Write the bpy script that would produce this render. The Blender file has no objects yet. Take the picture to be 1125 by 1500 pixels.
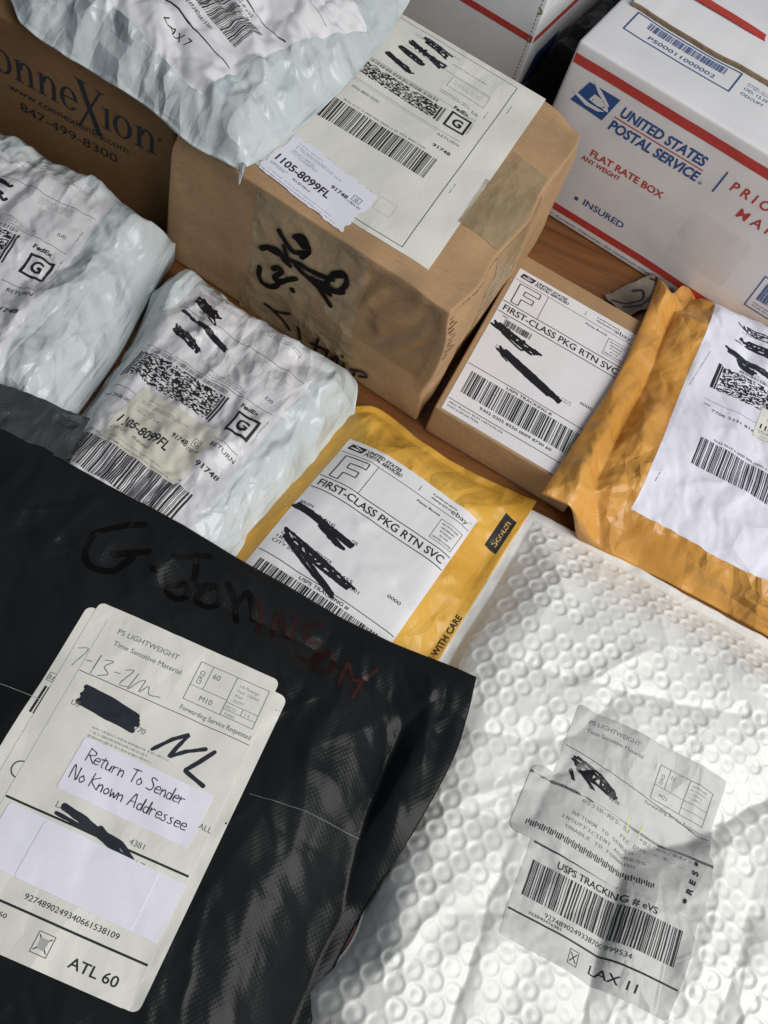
import bpy, math, random
import numpy as np

# ------------------------------------------------------------------ camera, light, exposure
scene = bpy.context.scene
COL = scene.collection
MM = 0.001

cam_d = bpy.data.cameras.new("camera")
cam = bpy.data.objects.new("camera", cam_d)
COL.objects.link(cam)
scene.camera = cam
F_PX, NAD = 1550.0, (-390.0, 900.0)          # focal length and plumb point for an 1125 x 1500 frame
n = np.array([NAD[0], NAD[1], F_PX]); n /= np.linalg.norm(n)
fw = np.array([0, 0, 1.0]) - n[2] * n; fw /= np.linalg.norm(fw)
RW = np.stack([np.cross(fw, -n), fw, -n])     # photo axes (x right, y down, z forward) -> world
cx, cy, cz = RW @ np.array([1.0, 0, 0]), RW @ np.array([0, -1.0, 0]), RW @ np.array([0, 0, -1.0])
from mathutils import Matrix, Vector
cam.matrix_world = Matrix(((cx[0], cy[0], cz[0], 0.0), (cx[1], cy[1], cz[1], 0.0),
                           (cx[2], cy[2], cz[2], 0.587), (0, 0, 0, 1)))
cam_d.sensor_fit = 'VERTICAL'
cam_d.sensor_height = 36.0
cam_d.lens = F_PX * 36.0 / 1500.0
cam_d.clip_start = 0.01
cam_d.clip_end = 50.0

world = bpy.data.worlds.new("World"); scene.world = world
world.use_nodes = True
world.node_tree.nodes["Background"].inputs[0].default_value = (0.80, 0.90, 1.0, 1)
world.node_tree.nodes["Background"].inputs[1].default_value = 0.19

def area_light(name, loc, aim, sx, sy, power, col):
    d = bpy.data.lights.new(name, 'AREA'); d.shape = 'RECTANGLE'; d.size = sx; d.size_y = sy
    d.energy = power; d.color = col
    o = bpy.data.objects.new(name, d); COL.objects.link(o)
    o.location = loc
    o.rotation_euler = (Vector(aim) - Vector(loc)).to_track_quat('-Z', 'Y').to_euler()
    return o
area_light("window_light", (1.05, 0.02, 1.12), (0.0, 0.38, 0.03), 1.25, 1.25, 27.5, (1.0, 0.98, 0.95))

scene.view_settings.view_transform = 'Standard'
scene.view_settings.look = 'None'
scene.view_settings.exposure = 0.0
scene.view_settings.gamma = 1.0
scene.view_settings.use_curve_mapping = False
scene.cycles.max_bounces = 6
scene.cycles.transparent_max_bounces = 12

# ------------------------------------------------------------------ numpy noise and shaping
def _hash(ix, iy, seed):
    h = (ix.astype(np.int64) * 374761393 + iy.astype(np.int64) * 668265263 + seed * 974634777) & 0x7fffffff
    h = ((h ^ (h >> 13)) * 1274126177) & 0x7fffffff
    return ((h ^ (h >> 16)) & 0xffff) / 65535.0

def noise(x, y, seed=0):
    """smooth value noise in -1..1, one cell per unit"""
    ix, iy = np.floor(x), np.floor(y)
    fx, fy = x - ix, y - iy
    fx = fx * fx * fx * (fx * (fx * 6 - 15) + 10); fy = fy * fy * fy * (fy * (fy * 6 - 15) + 10)
    a, b = _hash(ix, iy, seed), _hash(ix + 1, iy, seed)
    c, d = _hash(ix, iy + 1, seed), _hash(ix + 1, iy + 1, seed)
    return (a + (b - a) * fx + (c - a) * fy + (a - b - c + d) * fx * fy) * 2 - 1

def fbm(x, y, seed=0, octs=3):
    v, a, k = 0.0, 1.0, 1.0
    for o in range(octs):
        v = v + a * noise(x * k + 17.3 * o, y * k - 9.1 * o, seed + o); a *= 0.5; k *= 2.03
    return v

def ridged(x, y, seed=0, octs=2):
    v, a, k = 0.0, 1.0, 1.0
    for o in range(octs):
        v = v + a * (1 - np.sqrt(noise(x * k + 5.7 * o, y * k + 3.3 * o, seed + o) ** 2 + 0.004) * 2); a *= 0.5; k *= 2.1
    return v

def crinkle(x, y, deg, across, along, seed, octs=3):
    """long sharp wrinkles of thin film running along one direction"""
    a = math.radians(deg); u, v = x * math.cos(a) + y * math.sin(a), -x * math.sin(a) + y * math.cos(a)
    w = 0.8 * noise(u / 30, v / 30, seed + 40)
    h, amp, k = 0.0, 1.0, 1.0
    for o in range(octs):
        nz = noise(u / along * k + w + 3.1 * o, v / across * k + 1.3 * w, seed + o)
        h = h + amp * (1 - 2.2 * np.sqrt(nz * nz + 0.0016)); amp *= 0.48; k *= 1.9
    return h * sstep(-0.55, 0.5, noise(x / 34, y / 34, seed + 9))

def facet(x, y, deg, su, sv, seed, warp=0.55):
    """flat facets meeting in sharp creases (crumpled film and paper), about -1..1"""
    a = math.radians(deg)
    u, v = (x * math.cos(a) + y * math.sin(a)) / su, (-x * math.sin(a) + y * math.cos(a)) / sv
    u, v = u + warp * noise(u * 0.8 + 7, v * 0.8, seed + 1), v + warp * noise(u * 0.8, v * 0.8 + 5, seed + 2)
    u = u + 0.5 * v
    i, j = np.floor(u), np.floor(v); fu, fv = u - i, v - j
    a00, a10, a01, a11 = (_hash(i + p, j + q, seed) for p, q in ((0, 0), (1, 0), (0, 1), (1, 1)))
    flip = _hash(i, j, seed + 5) < 0.5
    hA = np.where(fu + fv < 1, a00 + fu * (a10 - a00) + fv * (a01 - a00), a11 + (1 - fu) * (a01 - a11) + (1 - fv) * (a10 - a11))
    hB = np.where(fu > fv, a00 + fu * (a10 - a00) + fv * (a11 - a10), a00 + fv * (a01 - a00) + fu * (a11 - a01))
    return 2 * np.where(flip, hA, hB) - 1

def crumple(x, y, deg, size, stretch, seed, amps=(1.0, 0.42, 0.18)):
    h = 0.0
    for k, am in enumerate(amps):
        s = size / 2.1 ** k
        h = h + am * facet(x, y, deg + 31 * k, s * stretch, s, seed + 11 * k)
    return h

def sstep(a, b, x):
    t = np.clip((x - a) / (b - a), 0, 1); return t * t * (3 - 2 * t)

def crease(x, y, x0, y0, x1, y1, amp, w, soft=0.6, side=0.0):
    """a fold line: sharp crest (amp > 0) or valley (amp < 0); side tilts one flank"""
    dx, dy = x1 - x0, y1 - y0; L = math.hypot(dx, dy)
    t = ((x - x0) * dx + (y - y0) * dy) / (L * L)
    d = ((x - x0) * dy - (y - y0) * dx) / L
    d = d + 1.4 * noise(t * L / 11.0, t * 0 + amp * 7, 91)
    wd = w * (1 + side * np.sign(d))
    prof = np.exp(-(np.sqrt(d * d + soft * soft) - soft) / wd)
    return amp * prof * sstep(-0.12, 0.22, t) * (1 - sstep(0.72, 1.12, t))

def random_creases(rng, box, k, amp, length, width, ang=None, spread=math.pi):
    """a list of fold lines over a rectangle, for crumpled film and paper"""
    out = []
    for _ in range(k):
        x, y = rng.uniform(box[0], box[1]), rng.uniform(box[2], box[3])
        a = (rng.uniform(0, math.pi) if ang is None else ang + rng.gauss(0, spread))
        L = length * rng.uniform(0.4, 1.5)
        out.append((x, y, x + math.cos(a) * L, y + math.sin(a) * L,
                    amp * rng.choice((-1, 1, 1)) * rng.uniform(0.3, 1.2), width * rng.uniform(0.5, 1.5)))
    return out

def apply_creases(x, y, cs):
    h = np.zeros_like(x)
    for c in cs:
        h += crease(x, y, *c)
    return h

def resample(pts, k, smooth=True):
    p = np.array(pts, float)
    if smooth and len(p) > 2:                 # Catmull-Rom
        q = np.vstack([2 * p[0] - p[1], p, 2 * p[-1] - p[-2]])
        t = np.linspace(0, 1, 12, endpoint=False)[:, None]
        seg = []
        for i in range(1, len(q) - 2):
            a, b, c, d = q[i - 1], q[i], q[i + 1], q[i + 2]
            seg.append(0.5 * (2 * b + (c - a) * t + (2 * a - 5 * b + 4 * c - d) * t ** 2 + (3 * b - a - 3 * c + d) * t ** 3))
        p = np.vstack(seg + [p[-1:]])
    s = np.r_[0, np.cumsum(np.hypot(*np.diff(p, axis=0).T))]
    u = np.linspace(0, s[-1], k)
    return np.c_[np.interp(u, s, p[:, 0]), np.interp(u, s, p[:, 1])]

def dist_poly(x, y, poly):
    """distance to a closed outline (positive inside is assumed)"""
    d = np.full(x.shape, 1e9)
    P = np.asarray(poly); Q = np.roll(P, -1, 0)
    for (ax, ay), (bx, by) in zip(P, Q):
        ex, ey = bx - ax, by - ay; l2 = ex * ex + ey * ey + 1e-9
        t = np.clip(((x - ax) * ex + (y - ay) * ey) / l2, 0, 1)
        d = np.minimum(d, (x - ax - t * ex) ** 2 + (y - ay - t * ey) ** 2)
    return np.sqrt(d)

def dome(d, r):
    u = np.clip(d / r, 0, 1); return 1 - (1 - u) ** 1.9

# ------------------------------------------------------------------ mesh and object helpers
def mesh_obj(name, V, F, mats, parent=None, smooth=True, mat_idx=None):
    """V (n,3) metres in world; F (m,k) int array or list of faces"""
    me = bpy.data.meshes.new(name)
    V = np.asarray(V, np.float64)
    org = np.array(parent.location) if parent is not None else np.zeros(3)
    if parent is not None and parent.parent is not None:
        org = np.zeros(3); p = parent
        while p is not None:
            org = org + np.array(p.location); p = p.parent
    V = V - org
    if isinstance(F, np.ndarray):
        k = F.shape[1]
        me.vertices.add(len(V)); me.vertices.foreach_set('co', V.astype(np.float32).ravel())
        me.loops.add(F.size); me.loops.foreach_set('vertex_index', F.astype(np.int32).ravel())
        me.polygons.add(len(F)); me.polygons.foreach_set('loop_start', (np.arange(len(F)) * k).astype(np.int32))
    else:
        me.from_pydata([tuple(v) for v in V], [], F)
    for m in (mats if isinstance(mats, (list, tuple)) else [mats]):
        me.materials.append(m)
    if mat_idx is not None:
        me.polygons.foreach_set('material_index', np.asarray(mat_idx, np.int32))
    me.update(calc_edges=True)
    if smooth:
        me.polygons.foreach_set('use_smooth', np.ones(len(me.polygons), bool))
    me.validate()
    o = bpy.data.objects.new(name, me); COL.objects.link(o)
    if parent is not None:
        o.parent = parent
    return o

def thing(name, label, cat, loc_mm, group=None):
    o = bpy.data.objects.new(name, None); COL.objects.link(o)
    o.empty_display_size = 0.02
    o.location = [c * MM for c in loc_mm]
    o['label'] = label; o['category'] = cat
    if group: o['group'] = group
    return o

def grid_faces(nu, nv, off=0, flip=False):
    i, j = np.meshgrid(np.arange(nu - 1), np.arange(nv - 1), indexing='ij')
    a = (i * nv + j + off).ravel()
    F = np.c_[a, a + nv, a + nv + 1, a + 1]
    return F[:, ::-1] if flip else F

# ------------------------------------------------------------------ materials (all node based)
class N:
    def __init__(s, name):
        s.m = bpy.data.materials.new(name); s.m.use_nodes = True
        s.t = s.m.node_tree; s.b = s.t.nodes["Principled BSDF"]
    def node(s, typ, **kw):
        nd = s.t.nodes.new(typ)
        for k, v in kw.items():
            if k in nd.inputs: nd.inputs[k].default_value = v
            else: setattr(nd, k, v)
        return nd
    def link(s, a, b): s.t.links.new(a, b)
    def set(s, **kw):
        for k, v in kw.items():
            s.b.inputs[k.replace('_', ' ')].default_value = v
    def coords(s, scale=(1, 1, 1), rot=(0, 0, 0)):
        tc = s.node('ShaderNodeTexCoord'); mp = s.node('ShaderNodeMapping')
        mp.inputs['Scale'].default_value = scale; mp.inputs['Rotation'].default_value = rot
        s.link(tc.outputs['Object'], mp.inputs['Vector']); return mp.outputs[0]
    def noise(s, vec, scale, detail=3.0, rough=0.55):
        nd = s.node('ShaderNodeTexNoise'); nd.inputs['Scale'].default_value = scale
        nd.inputs['Detail'].default_value = detail; nd.inputs['Roughness'].default_value = rough
        s.link(vec, nd.inputs['Vector']); return nd.outputs['Fac']
    def ramp(s, fac, stops):
        r = s.node('ShaderNodeValToRGB'); e = r.color_ramp.elements
        while len(e) < len(stops): e.new(0.5)
        for k, (p, c) in enumerate(stops):
            e[k].position = p; e[k].color = (*c, 1) if len(c) == 3 else c
        s.link(fac, r.inputs[0]); return r.outputs[0]
    def mix(s, fac, a, b, mode='MIX'):
        m = s.node('ShaderNodeMix', data_type='RGBA', blend_type=mode)
        for sock, v in ((m.inputs[0], fac), (m.inputs[6], a), (m.inputs[7], b)):
            if hasattr(v, 'links'): s.link(v, sock)
            else: sock.default_value = v if not isinstance(v, tuple) or len(v) == 4 else (*v, 1)
        return m.outputs[2]
    def math(s, op, a, b=0.0):
        m = s.node('ShaderNodeMath', operation=op)
        for sock, v in ((m.inputs[0], a), (m.inputs[1], b)):
            if hasattr(v, 'links'): s.link(v, sock)
            else: sock.default_value = v
        return m.outputs[0]
    def bump(s, height, strength, dist):
        b = s.node('ShaderNodeBump'); b.inputs['Strength'].default_value = strength
        b.inputs['Distance'].default_value = dist
        if s.b.inputs['Normal'].links: s.link(s.b.inputs['Normal'].links[0].from_socket, b.inputs['Normal'])
        s.link(height, b.inputs['Height']); s.link(b.outputs[0], s.b.inputs['Normal'])

def crease_bump(n, size, stretch, strength, seed=0.0):
    """sharp-edged flat facets in the relief: thin film or paper that has been crumpled"""
    for k, (sc, st) in enumerate(((1.0, 1.0), (2.3, 0.45))):
        mp = n.coords(scale=(1.0, 1.0 / stretch, 1.0), rot=(0, 0, math.radians(24 + 67 * k + seed * 40)))
        ds = n.node('ShaderNodeVectorMath', operation='ADD'); nz = n.node('ShaderNodeTexNoise')
        nz.inputs['Scale'].default_value = 25.0; nz.inputs['Detail'].default_value = 1.0; n.link(mp, nz.inputs['Vector'])
        sc_ = n.node('ShaderNodeVectorMath', operation='SCALE'); n.link(nz.outputs['Color'], sc_.inputs[0]); sc_.inputs['Scale'].default_value = size * 0.5
        n.link(mp, ds.inputs[0]); n.link(sc_.outputs[0], ds.inputs[1])
        vo = n.node('ShaderNodeTexVoronoi', distance='MANHATTAN', feature='F1')
        vo.inputs['Scale'].default_value = sc / size; n.link(ds.outputs[0], vo.inputs['Vector'])
        big = n.noise(n.coords(), 0.36 / size + 9 * k, 2)
        msk = n.ramp(big, [(0.36, (0.12,) * 3), (0.66, (1.25,) * 3)])
        n.bump(n.math('MULTIPLY', vo.outputs['Distance'], msk), 1.0, strength * st * size / sc)

def film(name, dark, light, rough=0.38, bump=0.35, emboss=None, spec=0.5, sss=0.0, bscale=90, crease=None):
    n = N(name); v = n.coords()
    c = n.ramp(n.noise(v, 14, 4), [(0.3, dark), (0.7, light)])
    n.link(c, n.b.inputs['Base Color'])
    n.set(Roughness=rough, Specular_IOR_Level=spec)
    r = n.ramp(n.noise(v, 40, 3), [(0.3, (rough * 0.8,) * 3), (0.75, (min(1, rough * 1.35),) * 3)])
    n.link(r, n.b.inputs['Roughness'])
    n.bump(n.noise(v, bscale, 4, 0.6), bump, 0.0012)
    if emboss:
        w1 = n.node('ShaderNodeTexWave', wave_type='BANDS', bands_direction='X'); w1.inputs['Scale'].default_value = emboss
        w2 = n.node('ShaderNodeTexWave', wave_type='BANDS', bands_direction='Y'); w2.inputs['Scale'].default_value = emboss
        vr = n.coords(rot=(0, 0, math.radians(40)))
        n.link(vr, w1.inputs['Vector']); n.link(vr, w2.inputs['Vector'])
        n.bump(n.math('MULTIPLY', w1.outputs['Fac'], w2.outputs['Fac']), 0.22, 0.00022)
    if crease: crease_bump(n, *crease)
    if sss:
        n.set(Subsurface_Weight=sss, Subsurface_Radius=(0.004, 0.004, 0.004), Subsurface_Scale=1.0)
    return n.m

def paper(name, col, var=0.06, rough=0.62, bump=0.25, warm=(1, 1, 1), spec=0.35, crease=None):
    n = N(name); v = n.coords()
    lo = tuple(c * (1 - var) * w for c, w in zip(col, warm)); hi = tuple(min(1, c * (1 + var * 0.4)) for c in col)
    c = n.ramp(n.noise(v, 22, 5), [(0.3, lo), (0.65, hi)])
    n.link(c, n.b.inputs['Base Color']); n.set(Roughness=rough, Specular_IOR_Level=spec)
    n.bump(n.noise(v, 160, 4, 0.6), bump, 0.0006)
    if crease: crease_bump(n, *crease)
    return n.m

def board(name, a, b, rough=0.75):
    n = N(name); v = n.coords()
    fib = n.noise(n.coords(scale=(1, 6, 3)), 160, 5, 0.65)
    blot = n.noise(v, 16, 4)
    c = n.mix(n.ramp(fib, [(0.3, (0, 0, 0)), (0.7, (1, 1, 1))]), a, b)
    c = n.mix(n.ramp(blot, [(0.35, (0, 0, 0)), (0.75, (0.55,) * 3)]), c, tuple(x * 0.62 for x in a))
    n.link(c, n.b.inputs['Base Color']); n.set(Roughness=rough, Specular_IOR_Level=0.25)
    n.bump(fib, 0.25, 0.0004)
    return n.m

def plain(name, col, rough=0.6, spec=0.3, alpha=1.0):
    n = N(name); n.set(Base_Color=(*col, 1), Roughness=rough, Specular_IOR_Level=spec, Alpha=alpha)
    v = n.coords(); n.link(n.ramp(n.noise(v, 300, 2), [(0.3, tuple(c * 0.85 for c in col)), (0.7, col)]), n.b.inputs['Base Color'])
    return n.m

def tape_mat(name, col, alpha, rough=0.16):
    n = N(name); v = n.coords()
    n.set(Base_Color=(*col, 1), Roughness=rough, Specular_IOR_Level=0.6)
    a = n.ramp(n.noise(v, 60, 4), [(0.3, (alpha * 0.7,) * 3), (0.7, (min(1, alpha * 1.3),) * 3)])
    n.link(a, n.b.inputs['Alpha'])
    n.bump(n.noise(n.coords(scale=(1, 1, 1)), 70, 4, 0.6), 0.5, 0.0015)
    crease_bump(n, 0.016, 2.5, 0.16, 0.4)
    return n.m

def wood(name):
    n = N(name)
    g = n.noise(n.coords(scale=(1.0, 14, 1), rot=(0, 0, math.radians(14))), 9, 6, 0.6)
    c = n.ramp(g, [(0.25, (0.085, 0.030, 0.009)), (0.5, (0.17, 0.066, 0.020)), (0.75, (0.25, 0.105, 0.034))])
    n.link(c, n.b.inputs['Base Color']); n.set(Roughness=0.38, Specular_IOR_Level=0.45)
    n.bump(g, 0.12, 0.0006)
    return n.m

M = dict(
    wood=wood("table_wood"),
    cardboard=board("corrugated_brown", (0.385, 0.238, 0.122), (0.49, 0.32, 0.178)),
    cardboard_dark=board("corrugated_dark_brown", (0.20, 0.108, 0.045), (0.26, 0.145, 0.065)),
    cardboard_raw=board("corrugated_edge", (0.22, 0.15, 0.09), (0.42, 0.31, 0.2)),
    cardboard_white=paper("white_printed_board", (0.74, 0.735, 0.75), 0.05, 0.5, 0.15),
    poly_blue=film("pale_blue_poly", (0.48, 0.535, 0.55), (0.58, 0.625, 0.635), 0.24, 0.40, crease=(0.027, 2.4, 0.24)),
    poly_black=film("black_poly", (0.0075, 0.0085, 0.0095), (0.0125, 0.014, 0.015), 0.27, 0.12, emboss=150, spec=0.14),
    poly_dark_grey=film("dark_grey_film", (0.030, 0.036, 0.037), (0.05, 0.058, 0.058), 0.2, 0.5, spec=0.6, crease=(0.018, 2.0, 0.25)),
    bubble=film("white_bubble_film", (0.69, 0.69, 0.665), (0.77, 0.77, 0.745), 0.34, 0.15, crease=(0.040, 1.6, 0.07, 2.0)),
    kraft_yellow=film("yellow_kraft", (0.55, 0.28, 0.030), (0.72, 0.42, 0.075), 0.36, 0.28, spec=0.5, crease=(0.034, 1.7, 0.17, 0.5)),
    kraft_orange=film("orange_kraft", (0.50, 0.225, 0.035), (0.70, 0.36, 0.085), 0.33, 0.30, spec=0.5, crease=(0.030, 1.7, 0.26, 0.7)),
    label=paper("label_paper", (0.74, 0.73, 0.75), 0.05),
    label_grey=paper("grey_label_paper", (0.50, 0.50, 0.49), 0.06, 0.5, crease=(0.03, 1.6, 0.12, 1.3)),
    label_gloss=paper("pouch_label", (0.62, 0.61, 0.63), 0.05, 0.30, 0.3, spec=0.5, crease=(0.028, 2.2, 0.16)),
    tape_brown=tape_mat("brown_gloss_tape", (0.30, 0.19, 0.095), 0.30, 0.09),
    clear_white=tape_mat("clear_tape_on_white", (0.60, 0.57, 0.54), 0.09, 0.12),
    label_cream=paper("label_paper_cream", (0.72, 0.71, 0.65), 0.06, crease=(0.06, 1.8, 0.045, 0.8)),
    label_violet=paper("label_paper_cool", (0.74, 0.735, 0.83), 0.04, crease=(0.045, 1.4, 0.07, 0.3)),
    sticker=paper("sticker_paper", (0.78, 0.77, 0.86), 0.04, 0.5),
    sticker_old=paper("sticker_paper_beige", (0.58, 0.56, 0.48), 0.08),
    tape=tape_mat("tan_packing_tape", (0.46, 0.36, 0.215), 0.45),
    clear_tape=tape_mat("clear_tape", (0.75, 0.68, 0.55), 0.16, 0.1),
    ink=plain("black_ink", (0.022, 0.022, 0.025)),
    ink_grey=plain("faded_ink", (0.20, 0.20, 0.21)),
    ink_pale=plain("pale_ink", (0.42, 0.42, 0.42)),
    ink_blue=plain("blue_print", (0.035, 0.09, 0.28)),
    ink_red=plain("red_print", (0.50, 0.055, 0.045)),
    ink_green=plain("green_highlighter", (0.62, 0.68, 0.25)),
    marker=plain("black_marker", (0.012, 0.011, 0.016), 0.35, 0.5),
    marker_brown=plain("brownish_marker", (0.0035, 0.0025, 0.003), 0.45, 0.12),
    marker_red=plain("dark_red_marker", (0.016, 0.004, 0.004), 0.5, 0.15),
    pen=plain("pen_ink", (0.05, 0.05, 0.07)),
    navy=plain("navy_print", (0.020, 0.024, 0.035)),
)
# ------------------------------------------------------------------ printing: flat artwork in mm, laid on a surface
_txt = {}
def _font(fn):
    """a typeface that ships with Blender; the built-in one if it is not there"""
    import os
    try:
        return bpy.data.fonts.load(os.path.join(bpy.utils.resource_path('LOCAL'), 'datafiles', 'fonts', fn))
    except Exception:
        return None
FONTS = dict(mono=_font('DejaVuSansMono.woff2'))
def text_tris(body, bold=0.0, shear=0.0, face='sans'):
    key = (body, bold, shear, face)
    if key not in _txt:
        cu = bpy.data.curves.new("print", 'FONT'); cu.body = body; cu.size = 1.0
        cu.resolution_u = 3
        if FONTS.get(face): cu.font = FONTS[face]
        cu.offset = bold; cu.shear = shear
        ob = bpy.data.objects.new("print", cu)
        me = ob.to_mesh(); me.calc_loop_triangles()
        co = np.empty(len(me.vertices) * 3, np.float32); me.vertices.foreach_get('co', co)
        ti = np.empty(len(me.loop_triangles) * 3, np.int32); me.loop_triangles.foreach_get('vertices', ti)
        _txt[key] = co.reshape(-1, 3)[:, :2][ti].reshape(-1, 3, 2).astype(float)
        ob.to_mesh_clear(); bpy.data.objects.remove(ob); bpy.data.curves.remove(cu)
    return _txt[key]

class Art:
    """print in mm on a w x h sheet, origin at its top left, y downwards"""
    def __init__(s, w, h, seed=1):
        s.w, s.h, s.parts, s.rng, s.k = w, h, [], random.Random(seed), 0
    def add(s, tris, mat):
        if len(tris): s.parts.append((np.asarray(tris, float), mat, s.k)); s.k += 1
    def text(s, body, x, y, cap, fit=None, align='l', rot=0.0, bold=0.0, shear=0.0, sx=1.0, mat='ink', face='sans'):
        T = text_tris(body, bold, shear, face) * (cap / 0.729)
        if not len(T): return
        x0, x1 = T[..., 0].min(), T[..., 0].max()
        k = fit / (x1 - x0) if fit else sx
        X = (T[..., 0] - x0) * k; Y = -T[..., 1]; wd = (x1 - x0) * k
        X = X - (0 if align == 'l' else wd if align == 'r' else wd / 2)
        c, q = math.cos(math.radians(rot)), math.sin(math.radians(rot))
        s.add(np.stack([x + X * c - Y * q, y + X * q + Y * c], -1), mat)
    def rect(s, x0, y0, x1, y1, mat='ink'):
        s.add([[(x0, y0), (x1, y0), (x1, y1)], [(x0, y0), (x1, y1), (x0, y1)]], mat)
    def poly(s, pts, mat='ink'):
        from mathutils.geometry import tessellate_polygon
        t = tessellate_polygon([[Vector((p[0], p[1], 0)) for p in pts]])
        s.add([[pts[i] for i in tr] for tr in t], mat)
    def line(s, x0, y0, x1, y1, w=0.3, mat='ink'):
        L = math.hypot(x1 - x0, y1 - y0); nx, ny = -(y1 - y0) / L * w / 2, (x1 - x0) / L * w / 2
        a, b, c, d = (x0 + nx, y0 + ny), (x1 + nx, y1 + ny), (x1 - nx, y1 - ny), (x0 - nx, y0 - ny)
        s.add([[a, b, c], [a, c, d]], mat)
    def frame(s, x0, y0, x1, y1, w=0.3, mat='ink'):
        s.rect(x0, y0, x1, y0 + w, mat); s.rect(x0, y1 - w, x1, y1, mat)
        s.rect(x0, y0 + w, x0 + w, y1 - w, mat); s.rect(x1 - w, y0 + w, x1, y1 - w, mat)
    def stroke(s, pts, w, mat='marker', smooth=True, vary=0.15):
        """one pen stroke with round ends"""
        L = sum(math.dist(a, b) for a, b in zip(pts, pts[1:]))
        p = resample(pts, max(3, int(L / max(0.5, w * 0.35))), smooth)
        d = np.gradient(p, axis=0); d /= np.linalg.norm(d, axis=1)[:, None] + 1e-9
        nrm = np.c_[-d[:, 1], d[:, 0]]
        ww = w / 2 * (1 + vary * noise(np.arange(len(p)) / 3.0, np.zeros(len(p)) + len(s.parts) * 1.7, 5))
        a, b = p + nrm * ww[:, None], p - nrm * ww[:, None]
        T = [np.stack([a[:-1], a[1:], b[1:]], 1), np.stack([a[:-1], b[1:], b[:-1]], 1)]
        for e, q in ((p[0], ww[0]), (p[-1], ww[-1])):
            an = np.linspace(0, 2 * math.pi, 11)
            c = e + q * np.c_[np.cos(an), np.sin(an)]
            T.append(np.stack([np.repeat(e[None], 10, 0), c[:-1], c[1:]], 1))
        s.add(np.vstack(T), mat)
    def scribble(s, pts, w, mat='marker'):
        s.stroke(pts, w, mat)
    def blackout(s, x0, y0, x1, y1, amp, turns, w, mat='marker', strokes=3):
        """words hidden under a fast zigzag of marker and a few long strokes"""
        L = math.hypot(x1 - x0, y1 - y0); dx, dy = (x1 - x0) / L, (y1 - y0) / L; nx, ny = -dy, dx
        q = lambda u, o: (x0 + dx * u * L + nx * o, y0 + dy * u * L + ny * o)
        p = []; k = turns * 2 + 1; r = s.rng
        for i in range(k):
            u = i / (k - 1); e = math.sin(math.pi * min(1, max(0, u))) * 0.45 + 0.55
            p.append(q(u + r.uniform(-.5, .9) * 2.2 / k, (0.5 if i % 2 else -0.5) * amp * e * r.uniform(.7, 1.15)))
        s.stroke(p, w, mat, vary=.25)
        for i in range(strokes):
            a, b = r.uniform(-.06, .15), r.uniform(.82, 1.08); o = (i / max(1, strokes - 1) - .5) * amp * .75
            s.stroke([q(a, o + r.uniform(-.1, .1) * amp), q((a + b) / 2, o + r.uniform(-.25, .25) * amp), q(b, o + r.uniform(-.2, .2) * amp)], w * r.uniform(.85, 1.2), mat, vary=.25)
    def barcode(s, x, y, w, h, nbar=62, mat='ink'):
        ws = [s.rng.choice((1, 1, 1, 2, 2, 3)) for _ in range(nbar * 2 - 1)]
        u = w / sum(ws); c = x
        for k, a in enumerate(ws):
            if k % 2 == 0: s.rect(c, y, c + a * u, y + h, mat)
            c += a * u
    def pdf417(s, x, y, w, h, nx=84, ny=26, mat='ink'):
        T = []
        cw, ch = w * 0.94 / nx, h / ny
        for j in range(ny):
            i = 0
            while i < nx:
                k = s.rng.choice((1, 1, 2, 2, 3))
                if s.rng.random() < 0.53:
                    a, b = x + w * 0.03 + i * cw, x + w * 0.03 + min(nx, i + k) * cw
                    c, d = y + j * ch, y + (j + 1) * ch
                    T += [[(a, c), (b, c), (b, d)], [(a, c), (b, d), (a, d)]]
                i += k
        s.add(T, mat)
        s.rect(x, y, x + w * 0.02, y + h, mat); s.rect(x + w * 0.98, y, x + w, y + h, mat)
    def micro(s, x, y, w, rows, pitch=1.5, hgt=0.75, mat='ink_grey', ragged=0.3, rot=0):
        """rows of print too small to read"""
        T = []
        for r in range(rows):
            c = 0.0; end = w * (1 - s.rng.random() * ragged)
            while c < end:
                k = s.rng.uniform(0.35, 0.8); a0, b0 = s.rng.uniform(0, 0.25) * hgt, s.rng.uniform(0.75, 1) * hgt
                for q in (0, 1):
                    if s.rng.random() < 0.8:
                        u0, u1 = c + q * k * 0.5, c + q * k * 0.5 + k * 0.28
                        T += [[(u0, r * pitch + a0), (u1, r * pitch + a0), (u1, r * pitch + b0)],
                              [(u0, r * pitch + a0), (u1, r * pitch + b0), (u0, r * pitch + b0)]]
                c += k + (0.5 if s.rng.random() < 0.2 else 0.12)
        if T:
            T = np.array(T); ca, sa = math.cos(math.radians(rot)), math.sin(math.radians(rot))
            s.add(np.stack([x + T[..., 0] * ca - T[..., 1] * sa, y + T[..., 0] * sa + T[..., 1] * ca], -1), mat)

def split_long(T, L):
    """bisect the longest edges until every triangle can follow a curved sheet"""
    for _ in range(16):
        e = np.stack([np.linalg.norm(T[:, 1] - T[:, 0], axis=1), np.linalg.norm(T[:, 2] - T[:, 1], axis=1),
                      np.linalg.norm(T[:, 0] - T[:, 2], axis=1)], 1)
        big = e.max(1) > L
        if not big.any(): break
        B = T[big]; k = e[big].argmax(1); r = np.arange(len(B))
        a, b, c = B[r, k], B[r, (k + 1) % 3], B[r, (k + 2) % 3]; m = (a + b) / 2
        T = np.vstack([T[~big], np.stack([a, m, c], 1), np.stack([m, b, c], 1)])
    return T

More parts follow.
